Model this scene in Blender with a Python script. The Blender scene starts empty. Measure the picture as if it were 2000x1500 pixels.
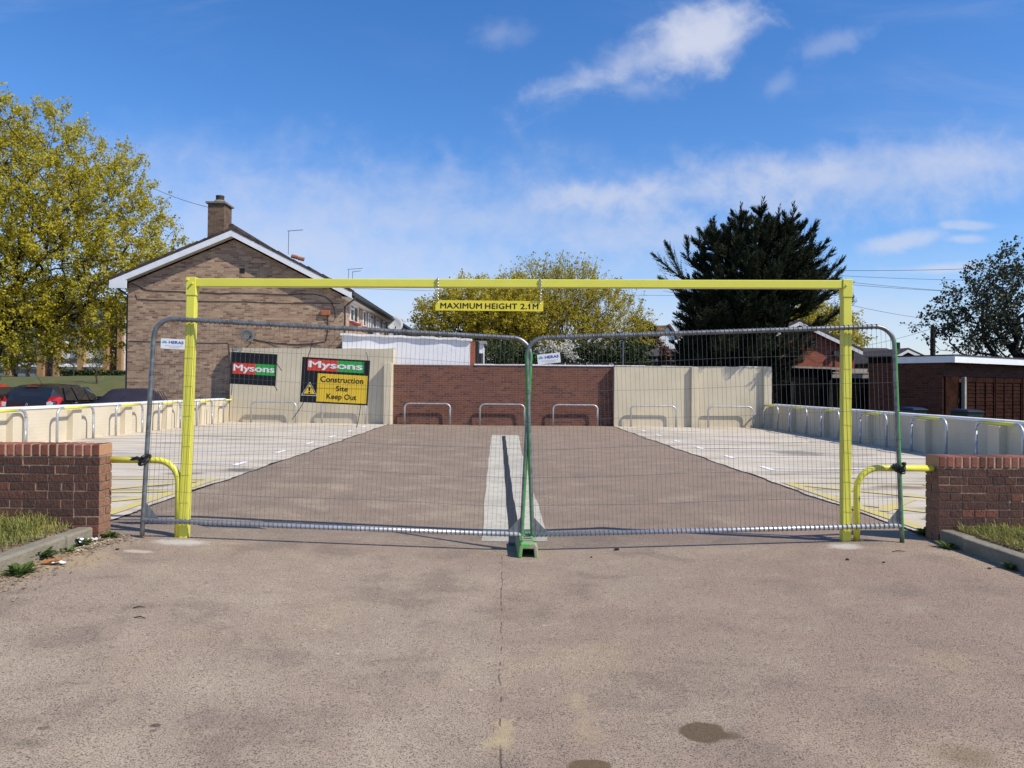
import bpy, math, random
import numpy as np
from mathutils import Vector, Matrix, Euler
random.seed(7)
R_ = math.radians
sc = bpy.context.scene
COL = sc.collection

# ------------------------------------------------------------------ camera
F = 1540.0                                   # focal length in pixels of a 2000 px wide picture
PITCH, ROLL, YAW = R_(0.8), 0.0095, -math.atan(25/1540)
SH = -math.tan(PITCH) + 2.0/F
CAMZ = 1.43
CROT = Matrix.Rotation(YAW, 3, 'Z') @ Matrix.Rotation(math.pi/2+PITCH, 3, 'X') @ Matrix.Rotation(ROLL, 3, 'Z')
CPOS = Vector((0, 0, CAMZ))
cd = bpy.data.cameras.new('camera')
cd.sensor_width = 36; cd.lens = 36*F/2000; cd.shift_y = SH*F/2000
cd.clip_start = 0.05; cd.clip_end = 3000
cam = bpy.data.objects.new('camera', cd); COL.objects.link(cam)
cam.matrix_world = Matrix.Translation(CPOS) @ CROT.to_4x4()
sc.camera = cam

# ------------------------------------------------------------------ sun, sky, exposure
TO_SUN = Vector((.85, -.44, 1.0)).normalized()
SUN_EL = math.asin(TO_SUN.z); SUN_AZ = math.atan2(TO_SUN.x, TO_SUN.y)
sd = bpy.data.lights.new('sun', 'SUN'); sd.energy = 5.0; sd.angle = R_(.53); sd.color = (1, .93, .795)
sun = bpy.data.objects.new('sun', sd); COL.objects.link(sun)
sun.location = (20, -10, 30)
sun.rotation_euler = TO_SUN.to_track_quat('Z', 'Y').to_euler()
sc.view_settings.view_transform = 'Standard'; sc.view_settings.look = 'None'
sc.view_settings.gamma = 1; sc.view_settings.exposure = 0.05
sc.view_settings.use_curve_mapping = False
w = bpy.data.worlds.new('World'); sc.world = w; w.use_nodes = True

class NT:
    """small helper for building node trees"""
    def __init__(s, tree): s.t = tree; s.n = tree.nodes; s.l = tree.links; s.n.clear()
    def node(s, typ, **kw):
        n = s.n.new(typ)
        for k, v in kw.items(): setattr(n, k, v)
        return n
    def put(s, sock, v):
        if isinstance(v, bpy.types.NodeSocket): s.l.new(v, sock)
        else:
            try: sock.default_value = v
            except Exception: sock.default_value = (v, v, v) if not hasattr(v, '__len__') else tuple(v)+(1,)*(4-len(v))
    def m(s, op, a, b=0.0, c=0.0, clamp=False):
        n = s.node('ShaderNodeMath', operation=op); n.use_clamp = clamp
        for i, v in enumerate((a, b, c)): s.put(n.inputs[i], v)
        return n.outputs[0]
    def mix(s, f, a, b, typ='MIX'):
        n = s.node('ShaderNodeMix', data_type='RGBA', blend_type=typ)
        s.put(n.inputs[0], f)
        for i, v in ((6, a), (7, b)):
            if hasattr(v, '__len__') and not isinstance(v, bpy.types.NodeSocket): v = tuple(v)+((1,) if len(v) == 3 else ())
            s.put(n.inputs[i], v)
        return n.outputs[2]
    def ss(s, x, a, b, lo=0.0, hi=1.0):
        n = s.node('ShaderNodeMapRange', interpolation_type='SMOOTHSTEP')
        s.put(n.inputs[0], x); n.inputs[1].default_value = a; n.inputs[2].default_value = b
        n.inputs[3].default_value = lo; n.inputs[4].default_value = hi
        return n.outputs[0]
    def noise(s, vec, scale, detail=4, rough=.55, dist=0.0):
        n = s.node('ShaderNodeTexNoise'); n.inputs['Scale'].default_value = scale
        n.inputs['Detail'].default_value = detail; n.inputs['Roughness'].default_value = rough
        n.inputs['Distortion'].default_value = dist
        if vec is not None: s.l.new(vec, n.inputs['Vector'])
        return n.outputs['Fac']
    def xyz(s, v):
        n = s.node('ShaderNodeSeparateXYZ'); s.l.new(v, n.inputs[0]); return n.outputs
    def comb(s, x, y, z=0.0):
        n = s.node('ShaderNodeCombineXYZ')
        for i, v in enumerate((x, y, z)): s.put(n.inputs[i], v)
        return n.outputs[0]
    def mapv(s, v, scale=(1, 1, 1), rot=(0, 0, 0), loc=(0, 0, 0)):
        n = s.node('ShaderNodeMapping'); s.l.new(v, n.inputs[0])
        n.inputs[1].default_value = loc; n.inputs[2].default_value = rot; n.inputs[3].default_value = scale
        return n.outputs[0]

def build_world():
    t = NT(w.node_tree)
    out = t.node('ShaderNodeOutputWorld'); bg = t.node('ShaderNodeBackground')
    sky = t.node('ShaderNodeTexSky', sky_type='NISHITA', sun_disc=False)
    sky.sun_elevation = SUN_EL; sky.sun_rotation = SUN_AZ
    sky.altitude = 0; sky.air_density = 1.0; sky.dust_density = .35; sky.ozone_density = 3.0
    hs = t.node('ShaderNodeHueSaturation'); hs.inputs['Saturation'].default_value = SKY_SAT; hs.inputs['Value'].default_value = SKY_VAL
    t.l.new(sky.outputs[0], hs.inputs['Color'])
    skyc = t.mix(1, hs.outputs[0], (.98, .95, 1.10), 'MULTIPLY')
    tc = t.node('ShaderNodeTexCoord'); d = t.xyz(tc.outputs['Generated'])
    dy = t.m('MAXIMUM', d[1], .06)
    u = t.m('DIVIDE', d[0], dy); v = t.m('DIVIDE', d[2], dy)
    uv = t.comb(u, v, 0)
    n1 = t.noise(t.mapv(uv, (8, 11, 1), (0, 0, R_(-20))), 1, 7, .58, .3)
    n2 = t.noise(t.mapv(uv, (26, 28, 1), (0, 0, R_(-14)), (3, 5, 0)), 1, 6, .6, .3)
    n3 = t.noise(t.mapv(uv, (1.6, 7, 1), (0, 0, R_(-10)), (7, 1, 0)), 1, 6, .6, .8)
    def blob(px, py, a, b, rot, k, soft=.9, puff=.5):
        cu, cv = (px-975)/F, (752-py)/F
        du = t.m('SUBTRACT', u, cu); dv = t.m('SUBTRACT', v, cv)
        c, s_ = math.cos(R_(rot)), math.sin(R_(rot))
        e1 = t.m('ADD', t.m('MULTIPLY', du, c*F/a), t.m('MULTIPLY', dv, s_*F/a))
        e2 = t.m('ADD', t.m('MULTIPLY', du, -s_*F/b), t.m('MULTIPLY', dv, c*F/b))
        r = t.m('SQRT', t.m('ADD', t.m('MULTIPLY', e1, e1), t.m('MULTIPLY', e2, e2)))
        nn = t.m('ADD', t.m('MULTIPLY', t.m('SUBTRACT', n1, .5), puff*2.4), t.m('MULTIPLY', t.m('SUBTRACT', n2, .5), puff*1.5))
        x = t.m('ADD', t.m('SUBTRACT', 1.0, r), nn)
        return t.m('MULTIPLY', t.ss(x, 0.0, soft), k)
    CL = [(1255, 108, 300, 72, 21, .66, 1.25, .55), (1375, 62, 165, 92, 25, .85, .9, .5), (1130, 160, 130, 40, 10, .5, 1.1, .55), (1240, 165, 120, 46, 0, .35, 1.2, .6),
          (1165, 382, 150, 40, 4, .6, 1.0, .6), (1345, 372, 400, 66, 2, .42, 1.2, .55), (1720, 335, 560, 110, 6, .55, 1.0, .55),
          (1585, 325, 100, 36, 8, .42, 1.1, .5), (1900, 300, 260, 50, 0, .30, 1.3, .5), (1765, 462, 120, 26, 12, .62, .8, .5), (1900, 428, 75, 13, 0, .5, .8, .4),
          (1893, 455, 55, 12, 0, .5, .8, .4), (1850, 514, 150, 16, 4, .6, .9, .4), (965, 60, 85, 42, 0, .22, 1.0, .7),
          (1640, 66, 150, 36, 18, .26, 1.0, .8), (1525, 152, 52, 30, 40, .2, 1.0, .8), (870, 300, 30, 55, 20, .16, 1.0, .8),
          (520, 500, 900, 260, 0, .62, 1.3, .35), (200, 330, 600, 120, 5, .25, 1.4, .5), (1000, 420, 900, 160, 3, .28, 1.3, .6), (1250, 470, 420, 80, 8, .36, 1.4, .5),
          (1620, 590, 420, 80, 0, .26, 1.3, .5), (900, 690, 1900, 270, 0, .74, 1.1, .15)]
    acc = None
    for q in CL:
        b_ = blob(*q)
        acc = b_ if acc is None else t.m('SUBTRACT', t.m('ADD', acc, b_), t.m('MULTIPLY', acc, b_))
    wisp = t.m('MULTIPLY', t.ss(n3, .5, .8), .16)
    acc = t.m('SUBTRACT', t.m('ADD', acc, wisp), t.m('MULTIPLY', acc, wisp))
    acc = t.m('MULTIPLY', acc, t.ss(d[1], .0, .15))
    # clouds of the half of the sky behind the viewer
    nb = t.m('MULTIPLY', t.ss(t.noise(tc.outputs['Generated'], 3, 6), .5, .75), t.m('SUBTRACT', 1, t.ss(d[1], -.1, .1)))
    acc = t.m('MAXIMUM', acc, t.m('MULTIPLY', nb, .5))
    colr = t.mix(acc, skyc, tuple(c/SKY_STR for c in (.64, .68, .82)))
    t.l.new(colr, bg.inputs[0]); bg.inputs[1].default_value = SKY_STR
    t.l.new(bg.outputs[0], out.inputs[0])
SKY_STR, SKY_SAT, SKY_VAL = .09, 1.29, 1.66
build_world()

# ------------------------------------------------------------------ picture <-> place helpers
def ray(px, py):
    return CROT @ Vector(((px-1000)/F, (750-py)/F + SH, -1.0))
def proj(P):
    q = CROT.transposed() @ (Vector(P)-CPOS); return 1000-q.x/q.z*F, 750+(q.y/q.z+SH)*F
def y_for(px, xf, z=0.0):
    lo, hi = 8.0, 40.0
    s = 1 if proj((xf(hi), hi, z))[0] > proj((xf(lo), lo, z))[0] else -1
    for _ in range(50):
        m = (lo+hi)/2
        if (proj((xf(m), m, z))[0]-px)*s > 0: hi = m
        else: lo = m
    return lo
def at(px, py, Y):
    d = ray(px, py); return CPOS + d*((Y)/d.y)
def sst(a, b, x):
    t = min(1, max(0, (x-a)/(b-a))); return t*t*(3-2*t)
def gz(x, y):
    """height of the paved ground: a shallow fall to the drain in the middle"""
    a = .15*(1-sst(8, 24, y))*(.55+.45*sst(1.5, 6, y)) + .02*sst(8, 24, y)
    q = math.sqrt(((x-.12)/3.25)**2 + .006)
    return .03*(1-sst(9, 24, y)) - a*max(0.0, 1-q) if q < 1 else .03*(1-sst(9, 24, y))
def gnd(px, py):
    d = ray(px, py); z = 0.0
    for _ in range(12):
        p = CPOS + d*((z-CAMZ)/d.z); z = gz(p.x, p.y)
    return Vector((p.x, p.y, z))

# ------------------------------------------------------------------ mesh + object helpers
def tag(o, label=None, cat=None, group=None, kind=None):
    for k, v in (('label', label), ('category', cat), ('group', group), ('kind', kind)):
        if v: o[k] = v
    return o
def root_of(o):
    while o.parent: o = o.parent
    return o
def thing(name, label, cat, loc=(0, 0, 0), rot=(0, 0, 0), group=None):
    o = bpy.data.objects.new(name, None); COL.objects.link(o)
    o.location = loc; o.rotation_euler = rot; o.empty_display_size = .2
    return tag(o, label, cat, group)
def copy_tree(o, parent=None):
    c = o.copy(); COL.objects.link(c)
    if parent: c.parent = parent
    for ch in o.children: copy_tree(ch, c)
    return c

class MB:
    def __init__(s): s.v = []; s.f = []
    def add(s, vs, fs):
        k = len(s.v); s.v += [tuple(p) for p in vs]; s.f += [tuple(i+k for i in f) for f in fs]; return s
    def box(s, x0, x1, y0, y1, z0, z1, M=None):
        p = [Vector((x, y, z)) for z in (z0, z1) for x, y in ((x0, y0), (x1, y0), (x1, y1), (x0, y1))]
        if M: p = [M @ q for q in p]
        return s.add(p, [(3, 2, 1, 0), (4, 5, 6, 7), (0, 1, 5, 4), (1, 2, 6, 5), (2, 3, 7, 6), (3, 0, 4, 7)])
    def quad(s, *p): return s.add(p, [tuple(range(len(p)))])
    def tube(s, pts, r, n=8, closed=False, caps=True):
        pts = [Vector(p) for p in pts]; m = len(pts)
        rs = r if hasattr(r, '__len__') else [r]*m
        prev = None; vs = []; fs = []
        for i, p in enumerate(pts):
            if closed: d = pts[(i+1) % m]-pts[i-1]
            else: d = pts[min(i+1, m-1)]-pts[max(i-1, 0)]
            d.normalize()
            if prev is None:
                a = Vector((0, 0, 1)) if abs(d.z) < .9 else Vector((1, 0, 0)); x = d.cross(a).normalized()
            else: x = (prev - d*prev.dot(d)).normalized()
            prev = x; y = d.cross(x)
            for j in range(n):
                t = 2*math.pi*(j+.5)/n; vs.append(p + (x*math.cos(t)+y*math.sin(t))*rs[i])
        for i in range(m if closed else m-1):
            a, b = i*n, ((i+1) % m)*n
            for j in range(n):
                k = (j+1) % n; fs.append((a+j, a+k, b+k, b+j))
        if caps and not closed: fs += [tuple(range(n-1, -1, -1)), tuple(range((m-1)*n, m*n))]
        return s.add(vs, fs)
    def prism(s, poly, d):
        """poly: 3-D points (planar, ccw from the front), d: offset to the back"""
        n = len(poly); d = Vector(d); P = [Vector(p) for p in poly]
        return s.add(P+[p+d for p in P], [tuple(range(n)), tuple(range(2*n-1, n-1, -1))] + [(i, i+n, (i+1) % n+n, (i+1) % n) for i in range(n)])
    def lathe(s, prof, c, n=16):
        vs = []; fs = []; m = len(prof)
        for r, z in prof:
            for j in range(n):
                t = 2*math.pi*j/n; vs.append((c[0]+r*math.cos(t), c[1]+r*math.sin(t), c[2]+z))
        for i in range(m-1):
            for j in range(n):
                k = (j+1) % n; fs.append((i*n+j, i*n+k, (i+1)*n+k, (i+1)*n+j))
        fs += [tuple(range(n-1, -1, -1)), tuple(range((m-1)*n, m*n))]
        return s.add(vs, fs)
    def build(s, name, mat, parent=None, local=False, smooth=False, bevel=0.0):
        vs = s.v
        if parent is None:
            A = np.array(vs); c = (A.min(0)+A.max(0))/2; org = Vector((c[0], c[1], A[:, 2].min()))
        else: org = Vector((0, 0, 0)) if local else Vector(root_of(parent).location)
        me = bpy.data.meshes.new(name)
        me.from_pydata([(p[0]-org.x, p[1]-org.y, p[2]-org.z) for p in vs], [], s.f)
        me.update()
        if mat: me.materials.append(mat)
        if smooth: me.polygons.foreach_set('use_smooth', [True]*len(me.polygons))
        o = bpy.data.objects.new(name, me); COL.objects.link(o)
        if parent is None: o.location = org
        else: o.parent = parent
        if bevel:
            b = o.modifiers.new('bevel', 'BEVEL'); b.width = bevel; b.segments = 2; b.limit_method = 'ANGLE'
        return o
def fast_mesh(name, V, nper, mat, parent=None, local=False):
    """many separate polygons of nper corners from an (N*nper,3) array"""
    V = np.asarray(V, dtype=np.float32)
    if parent is None:
        c = (V.min(0)+V.max(0))/2; org = np.array((c[0], c[1], V[:, 2].min()))
    else: org = np.zeros(3) if local else np.array(root_of(parent).location)
    V = V - org.astype(np.float32); N = len(V)//nper
    me = bpy.data.meshes.new(name)
    me.vertices.add(len(V)); me.vertices.foreach_set('co', V.ravel())
    me.loops.add(len(V)); me.loops.foreach_set('vertex_index', np.arange(len(V), dtype=np.int32))
    me.polygons.add(N); me.polygons.foreach_set('loop_start', np.arange(N, dtype=np.int32)*nper)
    me.update(calc_edges=True); me.materials.append(mat)
    o = bpy.data.objects.new(name, me); COL.objects.link(o)
    if parent is None: o.location = Vector(org)
    else: o.parent = parent
    return o
def text_shape(txt, x0, x1, z0, z1, y, bold=.02, spacing=1.0):
    """flat lettering in the x-z plane facing -y, fitted to a rectangle"""
    cu = bpy.data.curves.new('t', 'FONT'); cu.body = txt; cu.size = 1; cu.space_character = spacing
    cu.resolution_u = 4
    o = bpy.data.objects.new('t', cu); COL.objects.link(o)
    me = bpy.data.meshes.new_from_object(o.evaluated_get(bpy.context.evaluated_depsgraph_get()))
    vs = [v.co.copy() for v in me.vertices]; fs = [tuple(p.vertices) for p in me.polygons]
    v0, f0, k = list(vs), list(fs), 0
    for dx, dz in ((bold, 0), (-bold, 0), (0, bold*.7), (0, -bold*.7)) if bold else ():   # a heavier letter: thin layers laid a hair apart
        k += 1; n = len(vs); vs += [Vector((v.x+dx, v.y+dz, k)) for v in v0]; fs += [tuple(i+n for i in f) for f in f0]
    bpy.data.objects.remove(o); bpy.data.curves.remove(cu); bpy.data.meshes.remove(me)
    xa = min(v.x for v in vs); xb = max(v.x for v in vs); ya = min(v.y for v in vs); yb = max(v.y for v in vs)
    return [(x0+(v.x-xa)/(xb-xa)*(x1-x0), y-.00015*round(v.z), z0+(v.y-ya)/(yb-ya)*(z1-z0)) for v in vs], fs

# ------------------------------------------------------------------ materials
def mat(name, col, rough=.6, metal=0.0, var=.15, vs=6.0, bump=0.0, bs=40.0, col2=None, spec=.4, endcol=None, island=0.0, coat=0.0):
    m = bpy.data.materials.new(name); m.use_nodes = True; t = NT(m.node_tree)
    out = t.node('ShaderNodeOutputMaterial'); p = t.node('ShaderNodeBsdfPrincipled'); t.l.new(p.outputs[0], out.inputs[0])
    tc = t.node('ShaderNodeTexCoord').outputs['Object']
    n = t.noise(tc, vs, 5, .6)
    c2 = col2 or tuple(max(0, c*(1-2*var)) for c in col)
    c = t.mix(t.ss(n, .3, .7), col, c2)
    if island:
        g = t.node('ShaderNodeNewGeometry').outputs['Random Per Island']
        c = t.mix(1.0, c, t.comb(*(t.ss(g, 0, 1, 1-island, 1+island*.6),)*3), 'MULTIPLY')
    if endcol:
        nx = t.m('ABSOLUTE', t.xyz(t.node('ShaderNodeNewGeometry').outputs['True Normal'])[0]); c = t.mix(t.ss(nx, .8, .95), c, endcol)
    t.put(p.inputs['Base Color'], c)
    p.inputs['Roughness'].default_value = rough; p.inputs['Metallic'].default_value = metal
    p.inputs['Specular IOR Level'].default_value = spec
    if coat: p.inputs['Coat Weight'].default_value = coat
    if bump:
        b = t.node('ShaderNodeBump'); b.inputs['Strength'].default_value = bump; b.inputs['Distance'].default_value = .02
        t.l.new(t.noise(tc, bs, 5, .6), b.inputs['Height']); t.l.new(b.outputs[0], p.inputs['Normal'])
    return m
def brick_mat(name, c1, c2, mortar, bw=.225, bh=.075, mort=.011, c3=None, dirt=.35, bump=.6):
    m = bpy.data.materials.new(name); m.use_nodes = True; t = NT(m.node_tree)
    out = t.node('ShaderNodeOutputMaterial'); p = t.node('ShaderNodeBsdfPrincipled'); t.l.new(p.outputs[0], out.inputs[0])
    tc = t.node('ShaderNodeTexCoord').outputs['Object']; x = t.xyz(tc)
    uv = t.comb(t.m('ADD', x[0], x[1]), x[2], 0)
    def bt(off, a, b):
        n = t.node('ShaderNodeTexBrick'); n.offset = .5; t.l.new(t.mapv(uv, loc=off), n.inputs['Vector'])
        n.inputs['Scale'].default_value = 1; n.inputs['Brick Width'].default_value = bw; n.inputs['Row Height'].default_value = bh
        n.inputs['Mortar Size'].default_value = mort/2; n.inputs['Mortar Smooth'].default_value = .1; n.inputs['Bias'].default_value = 0
        n.inputs['Color1'].default_value = a+(1,); n.inputs['Color2'].default_value = b+(1,); n.inputs['Mortar'].default_value = mortar+(1,)
        return n
    b1 = bt((0, 0, 0), c1, c2)
    rnd = bt((bw*40, bh*60, 0), (0, 0, 0), (1, 1, 1)).outputs['Color']
    col = t.mix(t.m('MULTIPLY', t.ss(t.xyz(rnd)[0], .68, 1.0), t.m('SUBTRACT', 1, b1.outputs['Fac'])), b1.outputs['Color'], c3 or c2)
    big = t.noise(tc, 1.1, 5, .6); fine = t.noise(tc, 26, 4, .65)
    col = t.mix(t.m('MULTIPLY', t.ss(big, .42, .72), dirt), col, tuple(.45*a for a in c1))
    col = t.mix(.45, col, t.mix(1, col, t.comb(*(t.ss(fine, .25, .75, .45, 1.5),)*3), 'MULTIPLY'))
    t.put(p.inputs['Base Color'], col); p.inputs['Roughness'].default_value = .88; p.inputs['Specular IOR Level'].default_value = .2
    b = t.node('ShaderNodeBump'); b.inputs['Strength'].default_value = bump; b.inputs['Distance'].default_value = .008
    t.l.new(t.m('ADD', t.m('MULTIPLY', b1.outputs['Fac'], -1), t.m('MULTIPLY', fine, .5)), b.inputs['Height']); t.l.new(b.outputs[0], p.inputs['Normal'])
    return m
def leaf_mat(name, a, b, trans=.35, rough=.6):
    m = bpy.data.materials.new(name); m.use_nodes = True; t = NT(m.node_tree)
    out = t.node('ShaderNodeOutputMaterial'); p = t.node('ShaderNodeBsdfPrincipled'); tr = t.node('ShaderNodeBsdfTranslucent'); mx = t.node('ShaderNodeMixShader')
    g = t.node('ShaderNodeNewGeometry').outputs['Random Per Island']
    n = t.noise(t.node('ShaderNodeTexCoord').outputs['Object'], .6, 3)
    c = t.mix(t.m('ADD', t.m('MULTIPLY', g, .6), t.m('MULTIPLY', t.ss(n, .35, .65), .4), clamp=True), a, b)
    t.put(p.inputs['Base Color'], c); t.put(tr.inputs[0], c); p.inputs['Roughness'].default_value = rough; p.inputs['Specular IOR Level'].default_value = .25
    mx.inputs[0].default_value = trans
    t.l.new(p.outputs[0], mx.inputs[1]); t.l.new(tr.outputs[0], mx.inputs[2]); t.l.new(mx.outputs[0], out.inputs[0])
    return m

m_yel = mat('yellow_paint', (.74, .70, .085), .32, var=.03, vs=4, spec=.5, bump=.03, bs=30)
m_galv = mat('galvanised_steel', (.34, .36, .38), .42, .75, var=.2, vs=14, bump=.08, bs=60)
m_galvb = mat('bright_galvanised_steel', (.55, .57, .60), .42, .55, var=.12, vs=9)
m_wire = mat('mesh_wire', (.15, .152, .155), .55, .3, var=.15, vs=20)
m_green = mat('green_paint', (.035, .28, .035), .55, var=.25, vs=18, bump=.15, bs=50)
m_dirtygreen = mat('scuffed_green_plastic', (.05, .40, .05), .6, var=.1, vs=9, col2=(.30, .27, .20), bump=.3, bs=40)
m_black = mat('black_plastic', (.012, .012, .014), .45, var=.2)
m_white = mat('white_paint', (.78, .79, .80), .5, var=.05, vs=3)
m_whiterend = mat('white_render', (.80, .80, .80), .8, var=.05, vs=2, bump=.3, bs=12)
m_cream = mat('cream_masonry_paint', (.63, .555, .415), .8, var=.05, vs=1.3, bump=.2, bs=14)
m_beige = mat('beige_masonry_paint', (.62, .54, .39), .8, var=.07, vs=.9, bump=.15, bs=10)
m_chain = mat('steel_chain', (.5, .5, .52), .35, .8)
m_txtblk = mat('black_lettering', (.012, .011, .010), .5, var=.05)
m_signyel = mat('yellow_sign_face', (.78, .66, .05), .4, var=.03, vs=9)
m_signblk = mat('black_sign_face', (.012, .013, .016), .35, var=.1, spec=.3)
m_signred = mat('red_sign_face', (.62, .055, .03), .4, var=.04)
m_signgrn = mat('green_sign_face', (.03, .36, .06), .4, var=.04)
m_signwht = mat('white_sign_face', (.78, .78, .78), .4, var=.03)
m_signamb = mat('amber_sign_face', (.78, .52, .03), .4, var=.03)
m_blue = mat('blue_lettering', (.02, .07, .42), .4, var=.03)
m_ltblue = mat('light_blue_print', (.12, .42, .66), .4, var=.05)
m_greyprint = mat('grey_print', (.62, .63, .64), .5, var=.05)
m_slab = mat('roof_tile', (.085, .062, .050), .85, var=.3, vs=7, bump=.5, bs=18)
m_gable = brick_mat('brown_stock_brick', (.45, .315, .205), (.275, .168, .108), (.37, .30, .225), c3=(.20, .112, .075), dirt=.15)
m_redbrick = brick_mat('weathered_red_brick', (.205, .083, .052), (.145, .058, .040), (.21, .165, .125), c3=(.105, .048, .040), dirt=.22)
m_rbhouse = brick_mat('red_facing_brick', (.38, .115, .065), (.31, .088, .050), (.27, .16, .115), c3=(.22, .065, .04), dirt=.2)
m_garage = brick_mat('dark_red_brick', (.095, .036, .025), (.068, .027, .019), (.105, .060, .042), c3=(.045, .02, .015), dirt=.3)
m_tan = brick_mat('tan_brick', (.40, .24, .11), (.34, .19, .085), (.36, .26, .15), dirt=.15)
m_glass = mat('dark_glass', (.03, .035, .04), .08, var=.1, spec=.8)
m_glass2 = mat('window_glass', (.06, .07, .08), .1, var=.3, vs=2, spec=.8)
m_redsill = mat('red_sill_tile', (.30, .035, .03), .6, var=.15)
m_soffit = mat('soffit_board', (.62, .58, .50), .7, var=.08)
m_lead = mat('dark_grey_metal', (.07, .075, .08), .5, .3, var=.2)
m_terra = mat('terracotta', (.38, .14, .07), .8, var=.2)
m_stone = mat('weathered_stone', (.25, .21, .16), .9, var=.25, vs=8, bump=.5, bs=30)
m_cable = mat('black_cable', (.015, .014, .013), .6)
m_bark = mat('grey_brown_bark', (.075, .058, .045), .95, var=.3, vs=6, bump=.6, bs=20)
m_barkdk = mat('dark_bark', (.035, .028, .022), .95, var=.3, vs=6, bump=.6, bs=20)
m_timber = mat('black_stained_timber', (.010, .0085, .008), .9, spec=.06, var=.35, vs=5, bump=.4, bs=18)
m_brownwood = mat('dark_brown_timber', (.036, .0135, .008), .85, spec=.06, var=.3, vs=4, bump=.4, bs=16)
m_greywood = mat('weathered_grey_timber', (.42, .36, .31), .85, var=.2, vs=5, bump=.4, bs=16)
m_conc = mat('grey_concrete', (.36, .34, .30), .9, var=.2, vs=5, bump=.4, bs=25)
m_kerb = mat('mossy_kerb_concrete', (.26, .23, .175), .92, var=.1, vs=3.5, bump=.7, bs=22, col2=(.19, .17, .125))
m_fol_maple = leaf_mat('yellow_green_leaf', (.64, .525, .042), (.405, .375, .037), .47)
m_fol_olive = leaf_mat('olive_yellow_leaf', (.60, .49, .055), (.395, .345, .038), .47)
m_fol_dark = leaf_mat('dark_glossy_leaf', (.045, .060, .028), (.080, .085, .042), .2, .4)
m_fol_con = leaf_mat('conifer_spray', (.013, .023, .012), (.046, .056, .024), .12, .6)
m_fol_mid = leaf_mat('mid_green_leaf', (.07, .12, .02), (.12, .15, .03), .3)
m_fol_hedge = leaf_mat('hedge_leaf', (.03, .05, .015), (.06, .08, .025), .2)
m_blossom = leaf_mat('white_blossom', (.75, .72, .66), (.6, .58, .45), .3)
m_grass = leaf_mat('grass_blade', (.12, .18, .03), (.42, .34, .12), .3)
m_weed = leaf_mat('weed_leaf', (.07, .12, .025), (.13, .17, .045), .3)

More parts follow.
